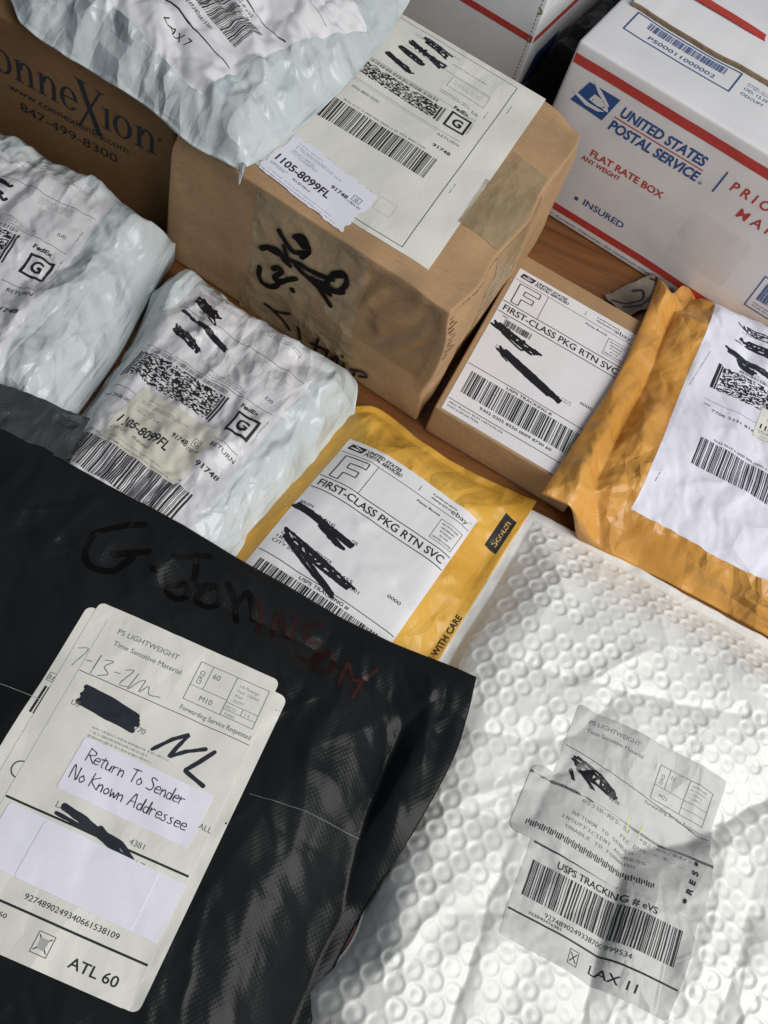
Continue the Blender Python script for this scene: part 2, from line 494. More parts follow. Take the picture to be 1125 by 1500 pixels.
class Place:
    """where a sheet lies on a surface: centre, turn (degrees), size"""
    def __init__(s, c, rot, w, h):
        s.c, s.rot, s.w, s.h = c, rot, w, h
        a = math.radians(rot); s.R = np.array([[math.cos(a), -math.sin(a)], [math.sin(a), math.cos(a)]])
    def xy(s, P):                       # sheet mm (y down) -> surface mm
        q = np.stack([P[..., 0] - s.w / 2, s.h / 2 - P[..., 1]], -1)
        return q @ s.R.T + np.array(s.c)
    def inv(s, x, y):
        q = np.stack([x - s.c[0], y - s.c[1]], -1) @ s.R
        return q[..., 0] + s.w / 2, s.h / 2 - q[..., 1]
    def mask(s, x, y, inset=2.0, soft=2.0):
        a, b = s.inv(x, y)
        d = np.minimum(np.minimum(a, s.w - a), np.minimum(b, s.h - b))
        return sstep(inset - soft, inset + soft, d)

def put_print(art, place, surf, eps, parent, name='print', fine=2.0):
    """the artwork as thin ink geometry following the sheet below it"""
    mats = []; V = []; idx = []
    for T, m, k in art.parts:
        if m not in mats: mats.append(m)
        T = split_long(T, fine)
        P = surf(place.xy(T.reshape(-1, 2)), eps + 0.004 * (k % 12))
        V.append(P); idx.append(np.full(len(T), mats.index(m)))
    V = np.vstack(V); Fc = np.arange(len(V)).reshape(-1, 3)
    return mesh_obj(name, V * MM, Fc, [M[m] for m in mats], parent, False, np.concatenate(idx))

def put_sheet(place, surf, eps, mat, parent, name='label', radius=1.5, step=1.5, thick=0.22, ragged=0.0, lift=None):
    """a paper sheet with rounded corners following the surface"""
    w, h = place.w, place.h
    nv = max(4, int(h / step)) + 1; nu = max(4, int(w / step)) + 1
    b = np.linspace(0, h, nv)
    if radius > 0:
        b = np.unique(np.r_[b, radius * (1 - np.cos(np.linspace(0, math.pi / 2, 5))), h - radius * (1 - np.cos(np.linspace(0, math.pi / 2, 5)))])
        nv = len(b)
    dcr = np.clip(radius - np.minimum(b, h - b), 0, None)
    ins = radius - np.sqrt(np.clip(radius ** 2 - dcr ** 2, 0, None)) if radius > 0 else np.zeros(nv)
    u = np.linspace(0, 1, nu)
    A = ins[None, :] + u[:, None] * (w - 2 * ins[None, :]); B = np.repeat(b[None], nu, 0)
    if ragged:
        A = A + ragged * noise(B / 4.0, A * 0 + 3, 7) * (np.abs(u[:, None] - 0.5) > 0.49)
        B = B + ragged * noise(A / 4.0, B * 0 + 8, 9) * ((np.abs(B - h / 2) > h / 2 - 0.01))
    XY = place.xy(np.stack([A, B], -1).reshape(-1, 2))
    e = np.full(len(XY), eps)
    if lift is not None: e = e + lift(A.ravel() / w, B.ravel() / h)
    top = surf(XY, e); low = surf(XY, e - thick)
    F = [grid_faces(nu, nv)]
    n0 = nu * nv; ring = np.r_[np.arange(nu) * nv, (nu - 1) * nv + np.arange(1, nv), np.arange(nu - 2, -1, -1) * nv + nv - 1, np.arange(nv - 2, 0, -1)]
    m = len(ring); q = n0 + np.arange(m); q2 = np.roll(q, -1)      # the cut edge has its own vertices, so it stays crisp
    F.append(np.c_[q, q2, q2 + m, q + m])
    return mesh_obj(name, np.vstack([top, top[ring], low[ring]]) * MM, np.vstack(F), mat, parent)

# ------------------------------------------------------------------ soft packages: a filled bag over the table
class Soft:
    def __init__(s, name, label, cat, sides, height, mat, base, group=None, res=1.3, seam=0.8, cuts=()):
        """sides: bottom (l-r), right (b-t), top (l-r), left (b-t) as lists of mm points; height(x, y, d) mm"""
        s.sides, s.hf, s.mat, s.base, s.res, s.seam = sides, height, mat, base, res, seam
        S = [resample(q, 60) for q in sides]
        s.poly = np.vstack([S[0][:-1], S[1][:-1], S[2][::-1][:-1], S[3][::-1][:-1]])
        c = s.poly.mean(0)
        s.t = thing(name, label, cat, (c[0], c[1], 0.0), group)
        s.under = []
    def z(s, x, y):
        return s.hf(x, y, dist_poly(x, y, s.poly))
    def surf(s, XY, eps):
        return np.c_[XY, s.z(XY[:, 0], XY[:, 1]) + eps]
    def build(s, part='bag'):
        L = [np.hypot(*np.diff(np.array(q, float), axis=0).T).sum() for q in s.sides]
        nu, nv = int(max(L[0], L[2]) / s.res), int(max(L[1], L[3]) / s.res)
        b, r, t, l = resample(s.sides[0], nu), resample(s.sides[1], nv), resample(s.sides[2], nu), resample(s.sides[3], nv)
        u = np.linspace(0, 1, nu)[:, None, None]; v = np.linspace(0, 1, nv)[None, :, None]
        P = ((1 - v) * b[:, None] + v * t[:, None] + (1 - u) * l[None] + u * r[None]
             - (1 - u) * (1 - v) * b[0] - u * (1 - v) * b[-1] - (1 - u) * v * t[0] - u * v * t[-1])
        x, y = P[..., 0].ravel(), P[..., 1].ravel()
        z = s.z(x, y)
        for p in s.under: z = z - 0.55 * p.mask(x, y)
        zb = np.minimum(s.base(x, y) + 0.3, z - s.seam)
        V = np.vstack([np.c_[x, y, z], np.c_[x, y, zb]])
        n0 = nu * nv
        ring = np.r_[np.arange(nu) * nv, (nu - 1) * nv + np.arange(1, nv), np.arange(nu - 2, -1, -1) * nv + nv - 1, np.arange(nv - 2, 0, -1)]
        r2 = np.roll(ring, -1)
        F = np.vstack([grid_faces(nu, nv), grid_faces(nu, nv, n0, True), np.c_[r2, ring, ring + n0, r2 + n0]])
        return mesh_obj(part, V * MM, F, s.mat, s.t)

# ------------------------------------------------------------------ boxes
class Box:
    def __init__(s, name, label, cat, FL, FR, BR, BL, H, mat, r=2.0, warp=None, dents=(), z0=0.4, group=None):
        s.c = [np.array(q, float) for q in (FL, FR, BR, BL)]
        s.L = np.linalg.norm(s.c[1] - s.c[0]); s.W = np.linalg.norm(s.c[3] - s.c[0]); s.H = H
        s.mat, s.r, s.wf, s.dents, s.z0 = mat, r, warp or {}, dents, z0
        m = sum(s.c) / 4
        s.t = thing(name, label, cat, (m[0], m[1], z0), group)
    def world(s, P):
        u, v = (P[:, 0] / s.L)[:, None], (P[:, 1] / s.W)[:, None]
        FL, FR, BR, BL = s.c
        q = FL * (1 - u) * (1 - v) + FR * u * (1 - v) + BR * u * v + BL * (1 - u) * v
        Q = np.c_[q, P[:, 2] + s.z0]
        for c, rad, vec in s.dents:             # pushed-in corners and edges, in box coordinates
            g = np.exp(-((P - np.array(c)) ** 2).sum(1) / rad ** 2)[:, None]
            Q = Q + g * np.array(vec)
        return Q
    AX = dict(front=(0, 2, 1, -1), top=(0, 1, 2, 1), right=(1, 2, 0, 1), left=(1, 2, 0, -1), back=(0, 2, 1, 1))
    def dims(s): return (s.L, s.W, s.H)
    def bulge(s, face, a, b):
        i, j, k, sg = s.AX[face]; D = s.dims()
        if face not in s.wf: return 0.0 * a
        win = sstep(0, 14, np.minimum(np.minimum(a, D[i] - a), np.minimum(b, D[j] - b)))
        return s.wf[face](a, b) * win
    def face(s, name):
        """surface function of one face: (a, b) mm along it and up it"""
        i, j, k, sg = s.AX[name]; D = s.dims()
        def f(XY, eps):
            P = np.zeros((len(XY), 3)); P[:, i] = XY[:, 0]; P[:, j] = XY[:, 1]
            P[:, k] = (D[k] if sg > 0 else 0.0) + sg * (eps + s.bulge(name, XY[:, 0], XY[:, 1]))
            return s.world(P)
        return f
    def build(s, part='carton', step=4.0):
        D = s.dims(); r = s.r; V = []; F = []; o = 0
        def axis(L):
            e = r * np.array([0, 0.12, 0.3, 0.6, 1.0])
            return np.r_[e, np.linspace(r, L - r, max(3, int(L / step)))[1:-1], (L - e)[::-1]]
        for name in ('front', 'top', 'right', 'left', 'back', 'bottom'):
            i, j, k, sg = s.AX.get(name, (0, 1, 2, -1))
            A, B = np.meshgrid(axis(D[i]), axis(D[j]), indexing='ij')
            P = np.zeros((A.size, 3)); P[:, i] = A.ravel(); P[:, j] = B.ravel(); P[:, k] = D[k] if sg > 0 else 0
            q = np.clip(P, r, np.array(D) - r); nn = P - q; nn /= np.linalg.norm(nn, axis=1)[:, None]
            Q = q + r * nn
            if name in s.wf: Q[:, k] += sg * s.bulge(name, A.ravel(), B.ravel())
            flip = (sg < 0) != (name in ('front', 'back'))
            V.append(Q); F.append(grid_faces(*A.shape, o, flip)); o += A.size
        V = np.vstack(V); F = np.vstack(F)
        key = np.round(V, 3); _, first, inv = np.unique(key, axis=0, return_index=True, return_inverse=True)
        return mesh_obj(part, s.world(V[first]) * MM, inv.ravel()[F], s.mat, s.t)
# ------------------------------------------------------------------ the table
def table():
    V = []; F = []
    x0, x1, y0, y1 = -900, 900, -250, 1150
    for z in (0, -28):
        V += [(x0, y0, z), (x1, y0, z), (x1, y1, z), (x0, y1, z)]
    F = [(0, 1, 2, 3), (7, 6, 5, 4), (0, 4, 5, 1), (1, 5, 6, 2), (2, 6, 7, 3), (3, 7, 4, 0)]
    o = mesh_obj('table_top', np.array(V) * MM, F, M['wood'], None, False)
    o['kind'] = 'structure'; o['label'] = 'brown wooden table top under the parcels'
table()
R0 = random.Random(11)

# ------------------------------------------------------------------ large brown carton
def big_top(a, b): return 1.2 * fbm(a / 70, b / 70, 3) + 0.5 + 1.2 * crumple(a, b, 80, 45, 1.5, 81) * sstep(170, 195, a)
def big_front(a, b):
    right = sstep(150, 175, a)
    ph = (a - 0.5 * b + 5 * noise(a / 24, b / 24, 4)) / 19.0
    folds = 4.0 * (1 - 4 * np.abs(ph - np.floor(ph) - 0.5)) * (0.7 + 0.5 * noise(a / 30, b / 30, 6)) * sstep(148, 160, a) * (1 - sstep(196, 210, a)) * sstep(45, 62, b)
    return 1.0 * fbm(a / 45, b / 45, 8) + 1.3 * crumple(a, b, 10, 38, 1.8, 82) + folds * 0.8 - 1.5 * right * sstep(40, 60, b)
big = Box('cardboard_box', 'large taped brown cardboard box with black marker writing on its front', 'box',
          (-219, 499), (-5, 450), (26, 668), (-188, 717), 113, M['cardboard'], 1.8,
          dict(top=big_top, front=big_front, right=lambda a, b: 2.6 * crumple(a, b, 20, 36, 1.6, 83)),
          dents=[((216, 0, 112), 20, (-6, 4, -5)), ((218, 222, 112), 18, (-4, -3, -6)), ((218, 60, 113), 17, (-3.5, 0, -4)), ((218, 150, 112), 22, (-2.5, 0, -4)), ((218, 105, 113), 14, (2.5, 0, 1)),
                 ((120, 0, 113), 20, (0, 2.5, -3)), ((40, 0, 113), 24, (0, 1.5, -2.5)), ((170, 0, 113), 14, (0, 3, -3)), ((219, 0, 30), 16, (-3, 2, 0)), ((0, 0, 113), 12, (3, 2, -3))])
big.build(step=3.0)

# ------------------------------------------------------------------ dark printed carton at the left
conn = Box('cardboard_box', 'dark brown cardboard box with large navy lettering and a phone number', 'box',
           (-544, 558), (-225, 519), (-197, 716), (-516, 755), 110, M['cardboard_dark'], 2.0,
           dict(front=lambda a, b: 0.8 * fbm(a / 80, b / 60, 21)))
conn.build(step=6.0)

# ------------------------------------------------------------------ small carton
small = Box('cardboard_box', 'small flat brown cardboard box topped by a first-class return label', 'box',
            (3, 446), (113, 428), (128, 597), (18, 615), 29, M['cardboard'], 1.5,
            dict(top=lambda a, b: 0.4 * fbm(a / 60, b / 60, 33)))
small.build(step=5.0)

# ------------------------------------------------------------------ white postal cartons
YU = math.radians(-13)
du, dv = np.array([math.cos(YU), math.sin(YU)]), np.array([-math.sin(YU), math.cos(YU)])
f0 = np.array([36.0, 697.0]) - 43 * du
usps = Box('postal_box', 'white postal flat rate box with blue eagle emblem and red stripes facing out', 'box',
           f0, f0 + 286 * du, f0 + 286 * du + 222 * dv, f0 + 222 * dv, 147, M['cardboard_white'], 2.5,
           dict(front=lambda a, b: 1.0 * fbm(a / 90, b / 70, 41), top=lambda a, b: 0.8 * fbm(a / 60, b / 60, 43)),
           group=None)
usps.build(step=5.0)
g0 = np.array([-38.0, 742.0])
usps2 = Box('postal_box', 'white postal box with perforated torn edge standing behind the large brown box', 'box',
            g0 - 286 * du, g0, g0 + 222 * dv, g0 - 286 * du + 222 * dv, 150, M['cardboard_white'], 2.0)
usps2.build(step=8.0)

# ------------------------------------------------------------------ soft mailers
def flat(z):
    return lambda x, y: np.full_like(x, z)

# grey-blue poly mailer in the middle left
rng = random.Random(5)
cr7 = random_creases(rng, (-205, -60, 260, 465), 34, 1.5, 42, 3.0, math.radians(70), 0.8)
cr7 += [(-168, 462, -190, 330, 2.6, 6), (-120, 440, -150, 300, 1.6, 5), (-100, 445, -88, 400, 2.0, 4), (-75, 430, -110, 330, 2.0, 5)]
def h7(x, y, d):
    T = 30 + 3 * noise(x / 50, y / 50, 2)
    T = T * (1 - 0.15 * sstep(-110, -60, x))
    lift = 11 * sstep(420, 458, y)
    core = dome(d - 1, 28 - 10 * sstep(395, 445, y)) * (T - lift) + lift
    return 1.2 + core + sstep(1, 14, d) * (apply_creases(x, y, cr7) + 3.9 * crumple(x, y, 65, 22, 2.0, 71, (1.0, 0.5, 0.26)) + 0.4 * crinkle(x, y, 65, 11, 34, 71)) + (1 - sstep(2, 12, d)) * 2.0 * noise(x / 9, y / 9, 6)
m7 = Soft('poly_mailer', 'pale blue poly mailer with a wrinkled ground shipping label and beige sticker', 'mailer',
          ([(-206, 262), (-140, 255), (-72, 262)], [(-72, 262), (-72, 300), (-58, 370), (-45, 433)],
           [(-206, 456), (-193, 482), (-145, 469), (-100, 462), (-57, 455), (-45, 433)], [(-206, 262), (-204, 330), (-202, 395), (-206, 456)]),
          h7, M['poly_blue'], flat(0.2))

# grey-blue poly mailer at the far left
rng = random.Random(8)
cr8 = random_creases(rng, (-380, -195, 300, 500), 34, 1.7, 46, 3.2, math.radians(75), 0.8)
cr8 += [(-230, 470, -215, 330, 2.4, 6), (-245, 350, -200, 325, 2.4, 5), (-300, 480, -230, 460, 2.4, 5)]
def h8(x, y, d):
    T = 47 + 4 * noise(x / 60, y / 60, 12)
    T = T * (1 - 0.12 * sstep(430, 500, y))
    lift = 14 * sstep(440, 490, y) + 6 * sstep(-235, -205, x)
    return 1.2 + lift + dome(d - 1, 38 - 20 * sstep(440, 490, y)) * (T - lift) + sstep(1, 14, d) * (apply_creases(x, y, cr8) + 4.6 * crumple(x, y, 78, 25, 2.0, 72, (1.0, 0.5, 0.26)) + 0.5 * crinkle(x, y, 80, 12, 40, 72))
m8 = Soft('poly_mailer', 'bulging pale blue poly mailer with ground label beside the dark brown box', 'mailer',
          ([(-400, 330), (-300, 308), (-240, 305), (-208, 310)], [(-208, 310), (-205, 345), (-204, 395), (-207, 440), (-209, 494)],
           [(-430, 528), (-350, 522), (-300, 516), (-255, 506), (-209, 494)], [(-400, 330), (-412, 420), (-430, 528)]),
          h8, M['poly_blue'], flat(0.2))

# pale mailer lying on top of the two brown boxes
rng = random.Random(21)
cr9 = random_creases(rng, (-340, -120, 470, 720), 50, 2.0, 44, 3.4)
cr9 += [(-175, 480, -150, 560, 3.0, 6), (-165, 470, -230, 520, 3.0, 6), (-205, 480, -260, 560, 2.4, 6), (-140, 530, -190, 600, 2.6, 5)]
def base9(x, y): return np.full_like(x, 116.5)
def h9(x, y, d):
    T = 27 + 4 * noise(x / 60, y / 60, 22)
    return 117.8 + dome(d - 1, 40) * T + sstep(1, 16, d) * (apply_creases(x, y, cr9) + 5.2 * crumple(x, y, 110, 25, 1.7, 73, (1.0, 0.55, 0.28)) + 0.7 * crinkle(x, y, 120, 12, 34, 73)) + (1 - sstep(1, 8, d)) * 1.2 * noise(x / 10, y / 10, 27)
m9 = Soft('poly_mailer', 'crumpled pale poly mailer lying on top of the large brown boxes', 'mailer',
          ([(-356, 545), (-328, 524), (-247, 507), (-207, 491), (-182, 487), (-168, 486)], [(-168, 486), (-161, 497), (-152, 530), (-140, 590), (-133, 655), (-132, 715), (-134, 760)],
           [(-380, 790), (-250, 775), (-134, 760)], [(-356, 545), (-370, 660), (-380, 790)]),
          h9, M['poly_blue'], base9)

# yellow padded envelope
PY = Place((-7, 324), -12.2, 101.6, 152.4)
rng = random.Random(31)
cr3 = random_creases(rng, (-70, 85, 230, 440), 26, 0.8, 45, 4)
cr3 += [(-45, 440, 20, 405, 1.6, 7), (-60, 400, -30, 440, 1.6, 6), (5, 425, -30, 380, 1.2, 6)]
def h3(x, y, d):
    T = 12 + 2.0 * noise(x / 50, y / 50, 32)
    T = T * (1 - 0.45 * sstep(40, 80, x))
    return 1.0 + dome(d - 6, 32) * T + sstep(0, 12, d) * (apply_creases(x, y, cr3) + 1.9 * crumple(x, y, 20, 34, 1.6, 76, (1.0, 0.5, 0.25)) * (1 - 0.75 * PY.mask(x, y, 0, 5))) + (1 - sstep(3, 12, d)) * (0.8 + 0.8 * noise(x / 14, y / 14, 36))
m3 = Soft('padded_envelope', 'yellow padded envelope with a first-class return label', 'envelope',
          ([(-86, 238), (-20, 226), (56, 218)], [(56, 218), (66, 282), (80, 360), (93, 428)],
           [(-57, 432), (-46, 441), (-30, 446), (10, 434), (50, 428), (93, 428)], [(-86, 238), (-84, 301), (-68, 369), (-57, 410), (-57, 432)]),
          h3, M['kraft_yellow'], flat(0.2))

# orange padded mailer
rng = random.Random(41)
cr4 = random_creases(rng, (90, 300, 395, 670), 40, 1.4, 36, 3.0)
cr4 += [(108, 440, 140, 560, 2.2, 6), (100, 415, 150, 450, 2.4, 5), (125, 412, 190, 430, 2.4, 5), (180, 400, 230, 418, 2.4, 5), (138, 560, 150, 650, 2.0, 6), (128, 470, 150, 520, 1.8, 4)]
P4 = Place((230, 534.6), -5.5, 140, 217)
def base4(x, y):
    inbox = (1 - sstep(108, 132, x - 0.094 * (y - 422))) * sstep(404, 413, y)
    return 33.0 * inbox
def h4(x, y, d):
    T = 36 + 3 * noise(x / 50, y / 50, 42)
    b = 33.0 * (1 - sstep(104, 150, x - 0.094 * (y - 422))) * sstep(398, 410, y)
    t = 1.4 + dome(d - 1, 40) * T
    t = np.maximum(t, b + 1.4 + 6 * dome(d, 16))
    return t + sstep(1, 12, d) * ((1 - 0.45 * P4.mask(x, y, 0, 4)) * (apply_creases(x, y, cr4) + 4.2 * crumple(x, y, 75, 27, 1.6, 77, (1.0, 0.5, 0.24))))
m4 = Soft('padded_mailer', 'lumpy orange kraft padded mailer leaning on the small box', 'mailer',
          ([(89, 412), (130, 412), (200, 409), (300, 398)], [(300, 398), (316, 520), (322, 650)],
           [(122, 644), (136, 640), (146, 662), (166, 672), (230, 668), (322, 650)], [(89, 412), (103, 480), (114, 535), (120, 600), (122, 644)]),
          h4, M['kraft_orange'], base4)

# white bubble mailer
PITCH = 11.7
def bubbles(x, y):
    a = math.radians(-6); X, Y = x * math.cos(a) + y * math.sin(a), -x * math.sin(a) + y * math.cos(a)
    X = X + 0.9 * noise(X / 60, Y / 60, 77); Y = Y + 0.9 * noise(X / 60, Y / 60, 78)
    rowh = PITCH * 0.866
    best = np.full(x.shape, 99.0); idr = np.zeros(x.shape)
    r0 = np.floor(Y / rowh)
    for dr in (0, 1):
        row = r0 + dr; off = (row % 2) * 0.5
        q = np.floor(X / PITCH - off + 0.5)
        dd = np.hypot(X - (q + off) * PITCH, Y - row * rowh)
        m = dd < best; best = np.where(m, dd, best); idr = np.where(m, _hash(q, row, 3), idr)
    u = best / 5.35
    domeb = np.clip(1 - u ** 6, 0, None) ** 0.7
    dimple = (0.15 + 0.45 * idr) * np.exp(-(np.hypot(best, 0.4) / 2.0) ** 2)
    ring = np.exp(-((best - 5.15) / 0.55) ** 2)
    return (0.10 * ring - 0.62 * domeb + 0.75 * dimple) * np.where(idr < 0.12, 0.15, 0.55 + 0.6 * idr)
rng = random.Random(51)
crb = random_creases(rng, (75, 325, 50, 415), 26, 1.3, 40, 2.6)
crb += [(96, 300, 160, 304, -3.2, 8), (160, 304, 262, 330, -4.2, 9, .6, .4), (150, 300, 190, 345, 2.4, 5), (68, 240, 150, 262, -3.2, 8), (150, 262, 172, 302, -3.0, 6),
        (75, 200, 142, 206, -3.4, 8), (142, 206, 156, 258, -2.6, 6), (112, 152, 88, 100, 2.6, 4), (137, 195, 128, 55, -3.4, 7, .6, .4), (300, 306, 236, 236, -10.5, 15, .6, .45), (246, 244, 194, 212, -8.0, 12, .6, .3), (203, 226, 199, 110, -9.5, 14, .6, .5),
        (258, 262, 250, 140, 3.0, 6), (278, 230, 262, 110, -3.2, 6), (180, 404, 205, 325, 1.8, 5), (98, 400, 135, 345, 1.8, 4), (90, 385, 70, 290, 1.6, 4), (225, 390, 262, 345, 1.8, 4), (262, 345, 330, 352, -2.6, 6)]
LB = Place((197, 213), -3.5, 100, 142)       # shipping label
LB2 = Place((192, 217), -5, 116, 42)      # return sticker across it
def hb(x, y, d):
    T = 22 + (1.5 + 4.5 * (1 - sstep(250, 330, y))) * noise(x / 55, y / 60, 52) + 2.0 * (1 - sstep(250, 330, y)) * noise(x / 27, y / 27, 53)
    T = T * (0.45 + 0.55 * (1 - sstep(330, 400, y)))
    low = 1 - sstep(130, 230, y)
    body = 1.2 + dome(d - 7 + 6 * low, 34 - 15 * low) * T
    quiet = np.maximum(LB.mask(x, y, 0, 2), LB2.mask(x, y, 0, 2))
    bub = bubbles(x, y) * 1.8 * sstep(7, 12, d + 5 * low) * (1 - 0.82 * quiet)
    bub = bub * (0.65 + 0.35 * sstep(-0.6, 0.2, noise(x / 32, y / 32, 57)))
    return body + bub + sstep(2, 14, d) * (apply_creases(x, y, crb) + (1.3 + 1.6 * (1 - sstep(280, 340, y))) * crumple(x, y, 15, 42, 1.6, 79, (1.0, 0.38, 0.1))) + (1 - sstep(3, 9, d)) * 0.5 * noise(x / 8, y / 8, 58)
mb = Soft('bubble_mailer', 'white bubble mailer with a creased tracking label and return sticker', 'mailer',
          ([(60, 86), (74, 66), (120, 40), (200, 20), (330, 20)], [(330, 20), (335, 200), (328, 393)],
           [(89, 420), (137, 416), (200, 407), (263, 400), (328, 393)], [(60, 86), (74, 118), (72, 160), (70, 200), (66, 281), (78, 350), (89, 420)]),
          hb, M['bubble'], flat(0.2), res=0.95)

# black poly mailer
rng = random.Random(61)
cra = random_creases(rng, (-260, 90, 0, 300), 40, 1.0, 50, 2.6, math.radians(80), 0.9)
cra += [(60, 268, 78, 200, 3.0, 7), (40, 265, 60, 190, -2.5, 7), (72, 240, 60, 160, 2.5, 6), (20, 270, 30, 225, 1.5, 6), (-150, 296, -170, 230, 2.5, 8), (-200, 290, -215, 200, 2.0, 8), (-60, 280, -40, 240, 1.5, 6)]
LK = Place((-70.5, 132.3), -0.4, 108.5, 178)
def base_black(x, y):
    edge = np.interp(x, [-290, -105, -60, 0, 45, 95], [34, 31, 24, 19, 22, 27])
    bub = 24.0 * sstep(40, 74, x) * sstep(120, 190, y)
    return np.maximum(sstep(185, 262, y) * edge, bub) + 0.8
def hk(x, y, d):
    b = base_black(x, y)
    core = dome(d - 4, 52) * 33 * (1 - 0.45 * sstep(15, 85, x))
    z = np.maximum(b + 2.2 + 2.5 * dome(d, 16), core + 1.4)
    q = 1 - 0.75 * LK.mask(x, y, -4, 8)
    return z + sstep(1, 16, d) * q * (apply_creases(x, y, cra) + 2.8 * crumple(x, y, 78, 34, 2.2, 78, (1.0, 0.5, 0.25))) + (1 - sstep(1, 10, d)) * 1.0 * noise(x / 18, y / 18, 66)
mk = Soft('poly_mailer', 'black poly mailer with handwritten name and a pale return label', 'mailer',
          ([(-290, -20), (-100, -30), (66, -20)], [(66, -20), (68, 50), (70, 100), (76, 140), (85, 186), (91, 230), (88, 274)],
           [(-290, 304), (-233, 300), (-160, 291), (-102, 286), (-40, 282), (20, 276), (88, 274)], [(-290, -20), (-296, 150), (-290, 304)]),
          hk, M['poly_black'], base_black)

# black filler added to darken the shaded gap between the two white cartons
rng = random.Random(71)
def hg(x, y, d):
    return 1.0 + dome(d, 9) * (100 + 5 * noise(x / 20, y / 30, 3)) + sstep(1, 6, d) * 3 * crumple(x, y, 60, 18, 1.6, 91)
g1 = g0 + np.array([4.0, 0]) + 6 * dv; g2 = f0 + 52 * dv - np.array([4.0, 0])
gap = Soft('gap_shade_filler', 'added black filler standing in for shade in the gap between the two white postal boxes', 'bag',
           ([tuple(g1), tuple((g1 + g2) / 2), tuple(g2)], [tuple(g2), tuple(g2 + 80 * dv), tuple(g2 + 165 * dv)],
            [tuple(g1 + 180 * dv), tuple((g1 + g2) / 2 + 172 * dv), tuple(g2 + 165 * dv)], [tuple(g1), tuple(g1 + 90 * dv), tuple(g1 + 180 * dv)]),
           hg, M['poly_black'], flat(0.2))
# ------------------------------------------------------------------ print, labels and tape
def whole(box, face):
    D = box.dims(); i, j, k, sg = Box.AX[face]
    return Place((D[i] / 2, D[j] / 2), 0, D[i], D[j])

def g_box(A, x, y, w, h, t=1.9):
    A.frame(x, y, x + w, y + h, t); A.text('G', x + w / 2, y + h * 0.5 + h * 0.24, h * 0.48, align='c', bold=0.035, fit=w * 0.46)

def fed(A, x, y, cap, fit):
    A.text('FedEx', x, y, cap, fit=fit, bold=0.03); A.micro(x + fit * 0.75, y + 0.8, fit * 0.5, 2, 1.3, 0.8, 'ink')

def sticker_1105(w, h, seed):
    A = Art(w, h, seed)
    A.micro(w * .10, h * .10, w * .30, 1, 1.2, .8, 'ink_grey'); A.micro(w * .10, h * .16, w * .62, 2, 1.5, .9, 'ink_grey')
    A.micro(w * .10, h * .27, w * .40, 3, 1.5, .9, 'ink_grey', .5)
    A.text('1105-8099FL', w * .05, h * .66, h * .155, fit=w * .63, bold=0.02)
    A.text('91748', w * .62, h * .44, h * .075, fit=w * .19, bold=0.02); A.text(':1301-01', w * .82, h * .46, h * .05, fit=w * .15)
    A.frame(w * .84, h * .26, w * .93, h * .38, .3); A.text('G', w * .885, h * .355, h * .07, align='c')
    A.micro(w * .05, h * .72, w * .2, 2, 1.5, 1.0, 'ink'); A.text('PD-SP-MN-5', w * .32, h * .78, h * .05, fit=w * .2)
    A.micro(w * .08, h * .88, w * .8, 1, 1.4, .8, 'ink_grey'); A.micro(w * .02, h * .95, w * .9, 1, 1.4, .8, 'ink')
    return A

def art_ground(w, h, seed, big_bar=True):
    """a carrier's ground return label"""
    A = Art(w, h, seed)
    A.micro(5, 4, 34, 2, 1.8, 1.1); A.micro(60, 5, 34, 2, 1.8, 1.0)
    A.text('3001388', 14, 19.5, 2.0); A.line(2, 23, w - 3, 23, .3)
    A.micro(62, 26, 32, 4, 1.8, 1.0, 'ink_pale')
    A.text('CA 91748', 21, 46, 2.3); A.micro(38, 50, 10, 2, 1.8, 1.0)
    A.text('(US)', w - 16, 51, 2.4); A.line(2, 60, w - 5, 60, .3)
    A.micro(46, 54, 34, 3, 1.7, 1.0, 'ink_grey')
    A.barcode(8, 61.4, 58, 3.2, 60, 'ink_grey'); A.pdf417(4, 66, 63, 21)
    A.rect(1.5, 65, 3.0, 88); A.rect(68, 65, 69.2, 88)
    fed(A, 79, 68, 3.6, 13); g_box(A, 80, 71.5, 17, 17)
    A.micro(w - 3.2, 66, 22, 1, 1.2, .9, 'ink_grey', rot=90); A.micro(w - 4, 38, 20, 1, 1.2, .9, 'ink_grey', rot=90)
    A.line(2, 98, 44, 98, .3); A.line(74, 98, w - 6, 98, .3)
    A.text('TRK#', 2, 104.5, 1.6); A.text('3936 0083 2108', 9, 106, 2.8)
    A.text('RETURN', 80, 104, 2.9, fit=18); A.text('91748', 80, 120, 3.6, fit=17, bold=0.02)
    A.text('9632 0137 0 (000 000 0000) 0 00 3936 0083 2108', 6, 134.5, 1.9, fit=74)
    A.barcode(5, 136.5, 86, 24, 64)
    return A

# ---- large brown carton: sheet on top, torn sticker, tape, writing
sf, tf = big.face('front'), big.face('top')
LBIG = Place((116, 117.7), 1.6, 136.4, 203)
lab = put_sheet(LBIG, tf, 0.35, M['label_cream'], big.t, 'label', 0.3, 3.0)
lab['label'] = 'cream paper ground shipping sheet'
A = Art(136.4, 203, 3)
A.line(2, 6, 114.5, 6, .35); A.line(114.5, 6, 114.5, 199, .45); A.line(2, 199, 114.5, 199, .45)
A.micro(30, 12, 40, 2, 2, 1.2); A.micro(66, 20, 30, 1, 2, 1.2); A.line(30, 30, 103, 30, .25, 'ink_grey')
A.frame(72, 31.5, 103, 44, .25, 'ink_grey'); A.micro(75, 34, 26, 3, 2, 1.0, 'ink_pale')
A.micro(70, 50, 30, 2, 2, 1.1, 'ink_grey'); A.text('(US)', 98, 55, 2.2); A.micro(108, 44, 12, 1, 1.4, 1.1, 'ink_grey', rot=90)
